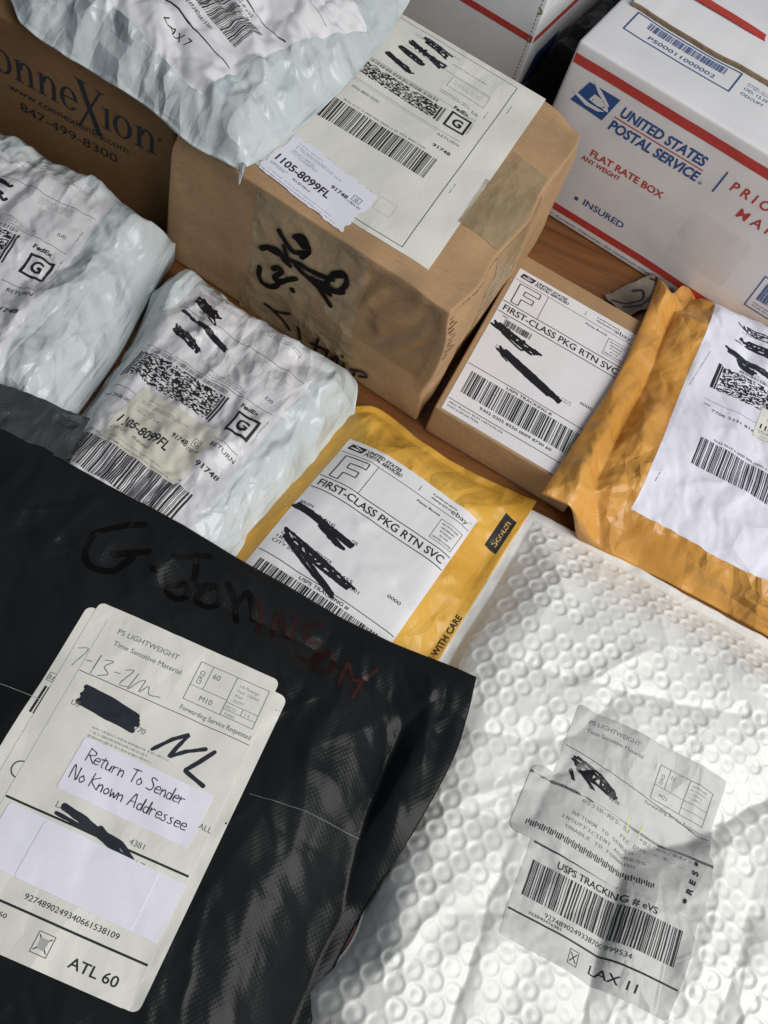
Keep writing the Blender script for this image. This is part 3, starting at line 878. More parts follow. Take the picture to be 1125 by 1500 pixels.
A.line(20, 60, 104, 60, .25, 'ink_grey'); A.barcode(8, 61, 66, 3.2, 66, 'ink_grey')
A.pdf417(6, 66, 74, 14, 96, 20); A.rect(81, 65, 82.6, 80.5, 'ink_grey')
fed(A, 86, 60.5, 3.6, 12); g_box(A, 86.5, 63, 16.5, 17, 1.7); A.micro(104.8, 66, 13, 1, 1.3, 1, 'ink_grey', rot=90)
A.line(10, 87, 104, 87, .25, 'ink_grey'); A.line(10, 89, 86, 89, .2, 'ink_pale')
A.text('3936 8800 0200', 20, 97, 2.5, mat='ink_grey'); A.text('RETURN', 88, 92.5, 2.7, fit=17, mat='ink_grey')
A.text('91748', 90, 105, 3.2, fit=14, bold=.02)
A.text('9632 0137 0 (000 000 0000) 0 00 3936 8800 0200', 22, 112.4, 1.8, fit=66, mat='ink_grey')
A.barcode(10, 114.5, 89, 23, 62)
A.micro(119.5, 26, 12, 1, 1.6, 1.2, 'ink_grey', rot=90); A.micro(119.5, 126, 11, 1, 1.6, 1.2, 'ink_grey', rot=90)
A.frame(84, 172, 97, 184, .15, 'ink_pale')
A.blackout(38, 13, 60, 17, 6, 6, 1.6); A.blackout(30, 24, 60, 29, 6, 8, 1.7); A.blackout(26, 34, 50, 38, 4, 6, 1.7); A.blackout(22, 47, 46, 52, 4, 6, 1.7)
put_print(A, LBIG, tf, 0.5, lab, fine=6)
P = Place((95.5, 29.5), -6.5, 70, 41)
st = put_sheet(P, tf, 0.75, M['sticker'], big.t, 'sticker', 0.5, 2.0, ragged=1.2)
put_print(sticker_1105(70, 41, 4), P, tf, 0.9, st, fine=4)
def tape(box, face, c, rot, w, h, mat, eps=0.3, lift=0.5, seed=1, name='tape'):
    f = box.face(face); p = Place(c, rot, w, h)
    wr = lambda u, v: lift * np.clip(ridged(u * w / 16, v * h / 16, seed), 0, 1.2) * 0.5
    return put_sheet(p, f, eps + 0.1, M[mat], box.t, name, 0.0, 1.6, 0.08, 0.3, wr)
tape(big, 'front', (112, 74), 2.0, 86, 76, 'tape', 0.3, 0.5, 5)
tape(big, 'front', (113, 18), 3.0, 94, 33, 'tape', 0.25, 0.3, 6)
tape(big, 'front', (184, 74), -2.0, 56, 66, 'tape_brown', 0.4, 0.5, 7)
tape(big, 'top', (201, 112), -1.0, 33, 86, 'tape', 0.2, 0.5, 8)
tape(big, 'top', (200, 92), 2.5, 35, 48, 'tape', 0.5, 0.5, 9)
tape(big, 'right', (104, 72), 0.0, 74, 78, 'tape', 0.3, 0.9, 10)
tape(big, 'top', (34, 40), 4.0, 48, 60, 'clear_tape', 0.2, 0.4, 11)
A = Art(big.L, big.H, 6)
def on_front(pts): return [(a, big.H - b) for a, b in pts]
for p in ([(88.7, 90.1), (93.1, 86.4), (97.5, 83.1), (102.6, 81.4), (112.1, 87.5)], [(100.6, 93), (105.4, 97.7), (109, 93.9), (111.9, 88.4), (108.4, 81.3)],
          [(103.6, 92), (108.9, 89.4), (107, 95)], [(78.2, 66.3), (83.8, 71.6), (91.3, 73.9), (95.9, 69.5), (101.1, 67.7)], [(94.1, 80.5), (99.6, 71.1)],
          [(84, 70.2), (95.6, 71.5), (106.8, 74.4), (116.4, 75), (125.8, 76.5), (133, 78.8)], [(132.1, 82.7), (139.4, 88.4), (142.8, 81.9), (138.4, 71.4), (130.9, 70.2), (130.9, 79.4), (138.9, 86.8)],
          [(115.8, 67.6), (124.2, 64.8), (135.8, 56.1)], [(119.4, 69.3), (128.8, 70.9), (138.4, 71.4), (142.5, 74.7)], [(89.3, 55.1), (93.6, 59.6), (96, 56.8), (91.3, 48.3), (95.6, 46.9), (102.4, 54.6), (107.4, 59.8)],
          [(79.2, 48.4), (79.7, 41.6), (82.9, 36.8), (89, 37.2), (94.3, 42.2), (95.1, 47.7)], [(106.3, 47.1), (106.9, 46.6)], [(105.4, 71.1), (115.8, 67.6), (125.7, 67.2), (133.9, 65.4)]):
    A.stroke(on_front(p), 4.0, 'marker_brown')
for p in ([(87.8, 17.6), (94.1, 16.9), (102.1, 19.6), (107.6, 23.7)], [(90.8, 18.1), (98.6, 15.4), (105.4, 11.9), (110.7, 8.4)], [(116.3, 15.8), (120, 6.9)],
          [(133.4, 18.4), (133.2, 8.9), (133.5, 2.6)], [(129.3, 9.6), (136.8, 12), (140.4, 12.4)], [(142.5, 14.3), (142.8, 4.9), (146.4, 5.4), (150.7, 14.6), (151.6, 3)],
          [(156.5, 11.6), (157.8, 5.8)], [(154.1, 17.7), (154.6, 17.3)], [(166.3, 9.3), (165.4, 4.2)], [(163.1, 10), (171.2, 15), (175.6, 13.5), (170.6, 8.9)]):
    A.stroke(on_front(p), 2.3, 'marker')
put_print(A, whole(big, 'front'), sf, 1.3, big.t, 'marker_writing', 2.0)

# torn paper along the carton's right front edge, showing the board inside
M['tear_dark'] = plain('torn_board', (0.10, 0.055, 0.025), 0.8, 0.1)
A = Art(big.W, big.H, 9)
for k in range(11):
    y0 = 8 + k * 3.6; A.stroke([(1.5 + A.rng.uniform(0, 2), y0), (4 + A.rng.uniform(0, 3), y0 + 1.2), (7 + A.rng.uniform(0, 5), y0 + A.rng.uniform(0, 2))], A.rng.uniform(.5, 1.3), 'tear_dark', vary=.6)
for k in range(6):
    x0 = 14 + k * 9; A.stroke([(x0, 2.5 + A.rng.uniform(0, 1)), (x0 + 4, 2 + A.rng.uniform(0, 1.5)), (x0 + 7, 3)], .6, 'tear_dark', vary=.6)
put_print(A, whole(big, 'right'), big.face('right'), 0.35, big.t, 'torn_edge', 2.5)

# ---- dark carton with the serif name
def ring(cx, cy, rx, ry, ix, iy, a0=0.0, a1=360.0, k=28):
    an = np.radians(np.linspace(a0, a1, k)); o = np.c_[cx + rx * np.cos(an), cy + ry * np.sin(an)]; i = np.c_[cx + ix * np.cos(an), cy + iy * np.sin(an)]
    return np.vstack([np.stack([o[:-1], o[1:], i[1:]], 1), np.stack([o[:-1], i[1:], i[:-1]], 1)])
def serif(A, ch, x, y, h, m='navy'):
    """old-style serif lower case, x height h, baseline y; returns the advance"""
    t, s = h * .17, h * .05
    foot = lambda cx: A.rect(cx - t * 1.15, y - s, cx + t * 1.15, y, m)
    flag = lambda cx: A.poly([(cx - t * 1.2, y - h * .93), (cx + t / 2, y - h * 1.02), (cx + t / 2, y - h * .85), (cx - t * .4, y - h * .86)], m)
    if ch == 'o': A.add(ring(x + h * .42, y - h * .5, h * .42, h * .52, h * .24, h * .46), m); return h * .94
    if ch == 'e':
        A.add(ring(x + h * .40, y - h * .5, h * .40, h * .52, h * .22, h * .46, 35, 360), m); A.rect(x + h * .16, y - h * .58, x + h * .78, y - h * .52, m); return h * .88
    if ch == 'i':
        A.rect(x + h * .14, y - h * .95, x + h * .14 + t, y, m); foot(x + h * .14 + t / 2); flag(x + h * .14 + t / 2); return h * .48
    if ch == 'n':
        for k in (.14, .70): A.rect(x + h * k, y - h * (.95 if k < .5 else .62), x + h * k + t, y, m); foot(x + h * k + t / 2)
        flag(x + h * .14 + t / 2); A.add(ring(x + h * .56, y - h * .62, h * .31, h * .39, h * .15, h * .31, 180, 360), m); return h * 1.06
    if ch == 'X':
        u, d = h * 1.62, h * .48
        A.poly([(x, y - u), (x + h * .26, y - u), (x + h * 1.12, y + d), (x + h * .86, y + d)], m)
        A.poly([(x + h * .98, y - u * .96), (x + h * 1.08, y - u * .96), (x + h * .12, y + d), (x + h * .02, y + d)], m)
        A.rect(x - h * .12, y - u - s, x + h * .40, y - u, m); A.rect(x + h * .82, y - u * .96 - s, x + h * 1.2, y - u * .96, m)
        A.rect(x + h * .70, y + d, x + h * 1.28, y + d + s, m); A.rect(x - h * .12, y + d, x + h * .26, y + d + s, m); return h * 1.02
cf = conn.face('front'); A = Art(conn.L, conn.H, 8)
x, yb = 178.0, conn.H - 64.5
for ch in 'onneXion':
    x += serif(A, ch, x + (-1.5 if ch == 'X' else 0), yb, 17.6)
A.add(ring(x + 1, yb - 15, 1.6, 1.6, 1.0, 1.0), 'navy'); A.text('R', x + 1, yb - 14.3, 1.3, align='c', mat='navy')
A.text('www.connexionES.com', 189, conn.H - 53, 6.2, fit=97, mat='navy'); A.text('847-499-8300', 197, conn.H - 39.5, 7.6, fit=80, mat='navy')
put_print(A, whole(conn, 'front'), cf, 0.25, conn.t, 'print', 6)

# ---- postal cartons
def eagle(A, x, y, k):
    """blue slanted field with the white eagle's head; k mm per unit"""
    q = lambda pts: [(x + a * k, y + b * k) for a, b in pts]
    A.poly(q([(8, 0), (34, 0), (28, 22), (0, 20)]), 'ink_blue')
    A.poly(q([(9, -4), (20, 2.4), (28.5, 9), (28, 11), (17, 4.4)]), 'board')
    A.poly(q([(12.5, 12.5), (15, 6.5), (21, 7.2), (28.5, 11.5), (29.6, 13.6), (26.6, 14.2), (24, 13.2), (20, 13.8)]), 'board')
    A.poly(q([(-1, 11.5), (14, 15.2), (27, 15.0), (22, 17.6), (12, 18.0), (1, 14.0)]), 'board')
M['board'] = M['cardboard_white']
uf = usps.face('front'); H = usps.H; A = Art(usps.L, H, 12)
A.rect(1.5, 9.5, usps.L - 1.5, 17.0, 'ink_red'); A.rect(1.5, 131.5, usps.L - 1.5, 138, 'ink_red')
eagle(A, 11.5, 24, 1.0)
A.text('UNITED STATES', 50, 35.0, 8.6, fit=72, shear=.2, bold=.03, mat='ink_blue'); A.text('POSTAL SERVICE', 46, 48.6, 8.6, fit=77, shear=.2, bold=.03, mat='ink_blue')
A.rect(47, 37.3, 123, 38.2, 'ink_red'); A.add(ring(125.5, 47.5, 1.3, 1.3, .9, .9), 'ink_blue'); A.text('R', 125.5, 48.1, 1.1, align='c', mat='ink_blue')
A.line(138.5, 28, 136.6, 48, 1.3, 'ink_blue')
A.text('P R I O R I T Y', 146, 39, 8.4, fit=68, shear=.12, bold=.02, mat='ink_red'); A.text('M A I L', 160, 55.2, 8.4, fit=36, shear=.12, bold=.02, mat='ink_red')
A.text('FLAT RATE BOX', 43, 76.5, 6.2, fit=64, bold=.022, mat='ink_red'); A.text('ANY WEIGHT', 38, 83, 4.2, fit=34, bold=.02, mat='ink_red')
A.rect(47, 116, 50, 119.2, 'ink_blue'); A.text('INSURED', 55, 119.4, 6.0, fit=37, bold=.012, mat='ink_blue')
A.text('For domestic shipments, the maximum weight is 70 lbs', 30, 143, 2.1, fit=122, mat='ink_blue')
A.frame(204, 86, 266, 118, .9, 'ink_blue'); A.barcode(209, 91, 52, 17, 50, 'ink_blue'); A.micro(209, 111, 50, 2, 2.4, 1.5, 'ink_blue')
put_print(A, whole(usps, 'front'), uf, 0.22, usps.t, 'print', 5)
tape(usps, 'front', (157, 56), -3, 52, 46, 'clear_white', 0.25, 0.1, 13)
ut = usps.face('top'); A = Art(usps.L, usps.W, 14); W_ = usps.W
A.frame(17, W_ - 66, 107, W_ - 38, 1.2, 'ink_blue'); A.barcode(30, W_ - 63, 66, 9, 60, 'ink_blue'); A.text('PS00011000002', 36, W_ - 43.2, 5.0, fit=56, mat='ink_blue')
A.text('OD: 12.25 x', 114, W_ - 50, 3.4, mat='ink_blue'); A.text('ODCUFT', 114, W_ - 43, 3.4, mat='ink_blue'); A.micro(114, W_ - 60, 40, 2, 2.6, 1.7, 'ink_blue')
put_print(A, whole(usps, 'top'), ut, 0.3, usps.t, 'print', 5)
# overlapping lid flap with its raw corrugated edge
def lid(box, a0, a1, b0, b1, th):
    f = box.face('top')
    n = 90; a = np.linspace(a0, a1, n); front = b0 + 0.5 * noise(a / 9, a * 0, 3)
    rows = [(front + 0.3, 0.5), (front, 0.9), (front, th - 0.5), (front + 0.3, th), (np.full(n, (b0 + b1) / 2), th + 1.0), (np.full(n, b1), th)]
    V = [f(np.c_[a, b], e) for b, e in rows]; F = np.vstack([np.c_[k * n + np.arange(n - 1), k * n + np.arange(1, n), (k + 1) * n + np.arange(1, n), (k + 1) * n + np.arange(n - 1)] for k in range(5)])
    o = mesh_obj('top_flap', np.vstack(V) * MM, F, [M['cardboard_white'], M['cardboard_raw']], box.t, False, np.repeat([1, 1, 1, 0, 0], n - 1))
    m = 260; t = np.linspace(a0, a1, m); ph = t / 3.4 * math.pi
    zz = th / 2 + 0.2 + (th / 2 - 0.7) * np.sin(ph)
    lo, hi = f(np.c_[t, np.interp(t, a, front) - 0.25], zz - 0.28), f(np.c_[t, np.interp(t, a, front) - 0.25], zz + 0.28)
    mesh_obj('corrugation', np.vstack([lo, hi]) * MM, np.c_[np.arange(m - 1), np.arange(1, m), m + np.arange(1, m), m + np.arange(m - 1)], M['cardboard'], o)
    return o
fl = lid(usps, 10, 285, 68, 221, 4.2)
A = Art(usps.L, usps.W, 15); A.rect(11, W_ - 119, 284, W_ - 109.5, 'ink_red'); put_print(A, whole(usps, 'top'), lambda XY, e: ut(XY, e + 4.6 + 1.0 * np.sin(np.clip((XY[:, 1] - 68) / 153, 0, 1) * math.pi)), 0.15, fl, 'print', 5)
u2 = usps2.face('front'); A = Art(usps2.L, usps2.H, 16)
A.rect(0.8, 38, usps2.L - 1.2, 43.5, 'ink_red')
for k in range(44): A.rect(usps2.L - 4.4, 2 + k * 3.2, usps2.L - 3.6, 3.5 + k * 3.2, 'ink_grey')
A.stroke([(usps2.L - 4.5, 15), (usps2.L - 1.5, 18), (usps2.L - 4, 20)], 1.7, 'tear', vary=.5); A.stroke([(usps2.L - 5, 40), (usps2.L - 2.5, 43)], 1.2, 'tear', vary=.5)
M['tear'] = M['cardboard_raw']
put_print(A, whole(usps2, 'front'), u2, 0.2, usps2.t, 'print', 8)
A = Art(usps2.W, usps2.H, 17); A.rect(1, 38, usps2.W - 1, 43.5, 'ink_red'); A.poly([(20, 62), (60, 60), (52, 92), (8, 88)], 'ink_blue')
put_print(A, whole(usps2, 'right'), usps2.face('right'), 0.2, usps2.t, 'print', 8)

# ---- first-class return labels (small carton and yellow envelope)
def art_first(seed, env):
    A = Art(101.6, 152.4, seed)
    A.poly([(4.5, 3.2), (15.5, 3.2), (13.5, 8.2), (3, 8)], 'ink'); A.poly([(5.5, 5.6), (13, 6.3), (10, 7.2), (4.5, 6.6)], 'paper'); A.poly([(7, 3.6), (13.2, 5.4), (12.6, 5.9), (8, 4.6)], 'paper')
    A.text('UNITED STATES', 16.5, 5.6, 2.5, fit=26, shear=.2, bold=.03); A.text('POSTAL SERVICE®', 15.7, 8.7, 2.5, fit=29, shear=.2, bold=.03)
    A.line(59, 4.5, 59, 9, .35); A.text('A preferred returns', 68, 5.0, 1.5, fit=19, bold=.01); A.text('shipping label on:', 68.5, 8.0, 1.5, fit=16, bold=.01); A.text('ebay', 84.5, 9.2, 4.0, fit=13, sx=1.0); A.text('TM', 97.8, 6, .9)
    A.line(1, 11.6, 100.6, 11.6, .35); A.line(29, 11.6, 29, 37, .35)
    # outlined F
    o = [(6, 14), (23.5, 14), (23.5, 19), (12, 19), (12, 23.4), (21, 23.4), (21, 28), (12, 28), (12, 35), (6, 35)]
    for a, b in zip(o, o[1:] + o[:1]): A.line(*a, *b, .75)
    A.text('Pitney Bowes', 62, 16.5, 1.9, fit=18, bold=.01)
    A.frame(82, 17, 99, 34, .3); [A.text(t, 90.5, 20.5 + 3 * i, 1.5, align='c') for i, t in enumerate(('NO POSTAGE', 'NECESSARY', 'IF MAILED', 'IN THE', 'UNITED STATES'))]
    A.line(.6, 37.2, 101, 37.2, .6); A.text('FIRST-CLASS PKG RTN SVC', 3.4, 45.6, 6.1, fit=95, bold=.012); A.line(.6, 48.4, 101, 48.4, .6)
    A.text('0000', 83, 87, 2.6, fit=9.5)
    if env:
        A.text('BRIAN', 2.6, 64, 2.5); A.text('DR', 45, 69.5, 2.5); A.text('Mishawaka IN 46545', 2.2, 67.6, 2.5)
        A.text('ONLINE SELLER CENTER', 6, 90, 2.5); A.text('1850 INDUSTRY 796455', 5, 93.6, 2.5, fit=56); A.text('CITY INDUSTRY CA 91748-1301', 4, 97.2, 2.5, fit=64)
        A.blackout(3, 67, 44, 71, 4, 7, 2.1); A.blackout(20, 70, 42, 77, 3, 3, 2.2, strokes=2)
        A.blackout(9, 88, 60, 97, 5, 8, 2.1); A.stroke([(10, 91), (30, 99), (56, 108)], 2.6); A.stroke([(22, 93), (40, 100), (55, 106)], 2.4)
    else:
        A.text('0004', 6, 51.6, 1.7); A.barcode(9, 52.5, 22, 6, 26)
        A.blackout(4, 61, 41, 67, 6.5, 9, 2.1, strokes=4)
        A.stroke([(12, 66), (28, 71), (31, 69)], 1.6)
        A.micro(12, 78, 8, 2, 2.2, 1.4)
        A.blackout(17, 80, 70, 95, 5.5, 10, 2.2, strokes=5)
        A.stroke([(16, 79), (18, 84), (24, 87)], 1.2); A.micro(70, 90, 9, 2, 2.2, 1.3, 'ink_grey')
    A.line(1, 106, 100.6, 106, .5)
    A.text('USPS TRACKING #', 50.8, 109.8, 2.5, align='c', fit=36, bold=.01); A.barcode(6, 111.2, 86, 21, 62)
    A.text('9302 0205 8550 0009 8730 60', 50.8, 137, 2.5, align='c', fit=56, bold=.01); A.line(1, 141.5, 100.6, 141.5, .5)
    A.text('eBay Return EUI11497370156', 2.4, 145, 1.8, fit=42); A.text('9302.0.89.04.7930', 2.4, 148.4, 1.8, fit=24)
    return A
M['paper'] = M['label']
pt = small.face('top'); P = Place((55.2, 77.8), 0, 101.6, 152.4)
lab = put_sheet(P, pt, 0.3, M['label'], small.t, 'label', 0.4, 3.0); put_print(art_first(21, False), P, pt, 0.42, lab, fine=6)
m3.under.append(PY)
lab = put_sheet(PY, m3.surf, 0.3, M['label'], m3.t, 'label', 0.4, 1.6); put_print(art_first(22, True), PY, m3.surf, 0.46, lab, fine=2.2)
# maker's tab and handling text printed along the envelope's edge
PS_ = Place((77, 391), -102 + 180, 31, 9.5)
A = Art(31, 9.5, 2); A.rect(0, 0, 31, 9.5, 'ink'); A.text('Scotch', 15.5, 6.9, 4.8, fit=23, align='c', bold=.012, mat='tab_gold')
M['tab_gold'] = plain('tab_gold', (0.70, 0.42, 0.10))
put_print(A, PS_, m3.surf, 0.3, m3.t, 'print', 2.2)
A = Art(60, 8, 2); A.text('HANDLE WITH CARE', 60, 6, 4.2, fit=58, align='r', bold=.02)
put_print(A, Place((63.5, 292), 78, 60, 8), m3.surf, 0.3, m3.t, 'print', 2.2)

# ---- ground labels on the pale poly mailers
P7 = Place((-139.5, 369.6), -9.5, 103, 165)
m7.under.append(P7)
lab = put_sheet(P7, m7.surf, 0.15, M['label_gloss'], m7.t, 'label', 0.4, 1.4)
A = art_ground(103, 165, 31)
A.blackout(8, 11, 27, 16, 7, 6, 2.0, strokes=4); A.stroke([(14, 10), (26, 19), (30, 24), (22, 20)], 1.1)
A.blackout(6, 26, 18, 28, 1.2, 2, 1.6, strokes=1); A.blackout(18, 27, 44, 34, 2.6, 5, 1.9)
A.blackout(9, 39, 31, 46, 6, 5, 1.7)
put_print(A, P7, m7.surf, 0.30, lab, fine=1.8)
P = Place((-146, 338), -11, 58, 47)
st = put_sheet(P, m7.surf, 0.45, M['sticker_old'], m7.t, 'sticker', 0.4, 1.5); put_print(sticker_1105(58, 47, 5), P, m7.surf, 0.6, st, fine=1.8)
P8 = Place((-302, 411), 0.3, 103, 152)
m8.under.append(P8)
lab = put_sheet(P8, m8.surf, 0.15, M['label_gloss'], m8.t, 'label', 0.4, 1.4)
A = art_ground(103, 152, 32); A.blackout(26, 26, 42, 30, 3, 4, 2.0); A.blackout(20, 36, 44, 41, 4, 5, 2.0)
put_print(A, P8, m8.surf, 0.30, lab, fine=1.8)

# ---- label on the pale mailer lying on top
P9 = Place((-221, 602), -25, 102, 152)
m9.under.append(P9)
lab = put_sheet(P9, m9.surf, 0.15, M['label'], m9.t, 'label', 3.0, 1.5)
A = Art(102, 152, 41)
A.micro(10, 8, 50, 3, 2.2, 1.3); A.line(2, 40, 98, 40, .3); A.line(2, 78, 98, 78, .9); A.text('USPS TRACKING # eVS', 50, 84, 3.0, align='c')
A.barcode(14, 87, 72, 24, 60); A.text('92748902493406615381', 50, 117, 2.8, align='c'); A.line(2, 125, 98, 125, .9); A.text('LAX 7', 48, 137.5, 5.2, fit=23)
A.frame(20, 130, 27, 138, .3); A.line(21, 131, 26, 137, .4); A.line(26, 131, 21, 137, .4)
put_print(A, P9, m9.surf, 0.30, lab, fine=2.0)

tl = np.linspace(0, 1, 9)[:, None]; an = np.linspace(0, 2 * math.pi, 9)[:-1]
cen = np.hstack([-166 + 2.5 * tl, 488 - 9 * tl, 119.5 - 7 * tl]); rr = 2.4 - 1.9 * tl ** 0.6
V = (cen[:, None] + rr[:, None] * np.stack([np.cos(an), np.sin(an) * .6, np.sin(an) * .5 + np.cos(an) * .3], -1)[None]).reshape(-1, 3)
mesh_obj('tail', V * MM, [[i * 8 + j, i * 8 + (j + 1) % 8, (i + 1) * 8 + (j + 1) % 8, (i + 1) * 8 + j] for i in range(8) for j in range(8)] + [list(range(64, 72))], M['poly_blue'], m9.t)

# ---- sheet on the orange mailer
m4.under.append(P4)
lab = put_sheet(P4, m4.surf, 0.15, M['label_violet'], m4.t, 'label', 0.3, 1.6)
A = Art(140, 217, 51)
A.text('To:', 26, 22, 2.2); A.micro(26, 24, 30, 1, 2, 1.4); A.text('18901 Ave', 22, 38.5, 2.4); A.text('CA 91748', 40, 56, 2.4)
A.blackout(22, 19, 78, 26, 6, 13, 1.1, 'pen'); A.blackout(26, 33, 80, 40, 6, 13, 2.0, 'navy'); A.blackout(20, 50, 74, 57, 4, 11, 2.0, 'navy'); A.blackout(30, 56, 46, 60, 4, 4, 2.0, 'navy')
A.micro(46, 60, 40, 1, 2, 1.4); A.barcode(34, 62, 50, 2.6, 50, 'ink_grey'); A.rect(18, 65, 20.4, 89); A.pdf417(21, 66, 58, 23, 74, 28)
A.micro(9, 60, 46, 1, 1.5, 1.0, 'ink_grey', rot=97); A.line(17, 102, 66, 102, .25); A.text('TRK#', 18, 108, 1.6)
A.text('7706 5331 8164', 25, 112, 3.0, fit=36); A.text('9632 0019 6 (000 000 0000) 0 00 7706 5331 8164', 33, 139, 2.0, fit=70); A.barcode(24, 141, 90, 25, 62)
A.micro(8, 182, 12, 1, 1.5, 1.1, 'ink_grey', rot=95)
g_box(A, 108, 70, 17, 17); A.text('91748', 108, 122, 3.4)
put_print(A, P4, m4.surf, 0.30, lab, fine=2.0)
P = Place(P4.xy(np.array([[88.0, 101.0]]))[0], -6.5, 60, 30)
st = put_sheet(P, m4.surf, 0.45, M['label_cream'], m4.t, 'sticker', 0.4, 1.8); put_print(sticker_1105(60, 30, 6), P, m4.surf, 0.6, st, fine=2.0)

# ---- bubble mailer label and the postal return sticker
mb.under += [LB, LB2]
lab = put_sheet(LB, mb.surf, 0.15, M['label_grey'], mb.t, 'label', 2.5, 1.2)
A = Art(100, 142, 61)
A.text('PS LIGHTWEIGHT', 10, 8.5, 2.8, fit=32, mat='ink_grey'); A.text('Time Sensitive Material', 10, 14, 2.6, fit=36, mat='ink_grey')
A.frame(58, 11, 94, 32, .4, 'ink_grey'); A.line(58, 23, 94, 23, .3, 'ink_grey'); A.line(65, 11, 65, 23, .3, 'ink_grey'); A.line(78, 11, 78, 32, .3, 'ink_grey'); A.line(78, 27.5, 94, 27.5, .3, 'ink_grey')
A.text('GRD', 62.8, 21.5, 2.2, rot=-90, mat='ink_grey'); A.text('11', 67, 16, 2.4, mat='ink_grey'); A.text('M23', 63, 29, 2.4, mat='ink_grey'); A.micro(80, 13, 12, 4, 2.2, 1.3, 'ink_pale')
A.text('Forwarding Service Requested', 56, 36.5, 2.3, fit=40, mat='ink_grey'); A.line(1, 27, 99, 38, .35)
A.blackout(9, 34, 37, 42, 6, 7, 1.8, strokes=3)
A.stroke([(9, 40), (14, 48), (24, 51), (24, 46), (12, 36)], 2.2); A.text('1770', 35, 46.5, 2.6)
A.line(2, 88, 98, 88, 1.0); A.text('USPS TRACKING # eVS', 48, 95.2, 4.0, fit=58, align='c', bold=.012)
A.barcode(5, 97, 88, 20, 62); A.text('9274890249338700999534', 46, 122.4, 2.8, fit=50, align='c'); A.line(1, 126.5, 99, 126.5, 1.0)
A.text('303840476361', 12, 124.6, 1.7, fit=20); A.frame(40, 130, 46, 138, .35); A.line(41, 131.5, 45, 136.5, .5); A.line(45, 131.5, 41, 136.5, .5)
A.text('LAX 11', 54, 137, 4.8, fit=25, bold=.01)
put_print(A, LB, mb.surf, 0.28, lab, fine=1.6)
st = put_sheet(LB2, mb.surf, 0.42, M['label_grey'], mb.t, 'return_sticker', 6, 1.2)
st['label'] = 'typewritten return to sender sticker'
A = Art(116, 42, 62)
ty = dict(mat='ink_grey', face='mono')
A.text('-R-T-S-', 11, 7, 3.0, fit=19, **ty); A.text('85338-RFS-3N', 33, 9.5, 3.0, fit=33, **ty); A.text('*92 09/04/21', 74, 9.8, 2.8, fit=33, **ty)
A.text('RETURN TO SENDER', 30, 18.6, 2.8, fit=44, **ty); A.text('INSUFFICIENT ADDRESS', 25, 23.0, 2.8, fit=55, **ty); A.text('UNABLE TO FORWARD', 29, 27.4, 2.8, fit=46, **ty)
A.text('FEE DUE = $_.__', 62, 14.2, 2.8, fit=40, **ty)
for k in range(62): A.rect(8 + k * 1.27, 31 + (0 if k % 3 else 1.3) + (k * 7 % 3) * .6, 8.6 + k * 1.27, 35.4 - (1.2 if k % 4 == 1 else 0), 'ink')
A.text('* R E S *', 106, 35, 4.2, fit=28, rot=-84, bold=.04, face='mono')
A.line(62, 1.5, 65, 10, .8, 'ink_green'); A.line(72, 1.5, 72.6, 9, .7, 'ink_green')
put_print(A, LB2, mb.surf, 0.56, st, fine=1.6)

# ---- black mailer: two stacked labels, paper patches, name, flap
mk.under.append(LK)
LU = Place((-70.5, 130), -1.4, 121, 171)
und = put_sheet(LU, mk.surf, 0.1, M['label_cream'], mk.t, 'label', 4, 2.0); und['label'] = 'older label mostly hidden under the upper label'
A = Art(121, 171, 71)
A.frame(1.5, 42, 8, 47, .25); A.text('3.02', 2, 46, 2.6)
for k in range(4): A.rect(3 + k * 2.1, 50, 4.3 + k * 2.1, 66)
put_print(A, LU, mk.surf, 0.22, und, fine=2.5)
lab = put_sheet(LK, mk.surf, 0.38, M['label_cream'], mk.t, 'label', 3.5, 1.8)
A = Art(108.5, 178, 72)
A.line(8.5, 8, 8.5, 176, .2, 'ink_pale'); A.text('PS LIGHTWEIGHT', 17, 13, 3.2, fit=36, mat='ink_grey'); A.text('Time Sensitive Material', 18, 20, 3.0, fit=40, mat='ink_grey')
A.frame(65, 8, 106, 31.5, .35, 'ink_grey'); A.line(65, 22.5, 87, 22.5, .3, 'ink_grey'); A.line(72.5, 8, 72.5, 22.5, .3, 'ink_grey'); A.line(86.8, 8, 86.8, 31.5, .35, 'ink_grey'); A.line(86.8, 23.5, 106, 23.5, .3, 'ink_grey'); A.line(97, 23.5, 97, 27.5, .3, 'ink_grey'); A.line(86.8, 27.5, 106, 27.5, .3, 'ink_grey')
A.text('GRD', 70.0, 20.5, 2.9, rot=-90, mat='ink_grey'); A.text('60', 74.5, 14.5, 3.2, mat='ink_grey'); A.text('M10', 73, 29, 3.2, mat='ink_grey')
[A.text(t, 90, 13 + 3.0 * i, 1.9, mat='ink_pale') for i, t in enumerate(('US Postage', 'Paid  Global', 'Mail', '33297'))]; A.text('MCO', 88, 26.8, 1.9, mat='ink_pale'); A.text('1 4', 99, 26.8, 1.9, mat='ink_pale'); A.text('33805', 88.4, 30.7, 1.9, mat='ink_pale')
A.text('Forwarding Service Requested', 66, 37.4, 2.9, fit=41, mat='ink_grey'); A.line(9, 40, 108, 40, .35)
for p in ([(2.6, 29), (7.6, 27.6), (4.2, 39)], [(9.5, 33.5), (12.5, 33)], [(15.5, 28), (15, 39)], [(18.5, 29.5), (23, 28.6), (20, 33), (23.5, 36), (19, 39)], [(26, 33.5), (29, 33)], [(31, 30), (35, 28.6), (31.5, 38), (36, 38)], [(38, 29), (36.5, 39), (40, 33), (43, 31), (42.5, 38), (46, 33), (48, 37), (54, 36)]): A.stroke(p, .45, 'ink_grey', vary=.3)
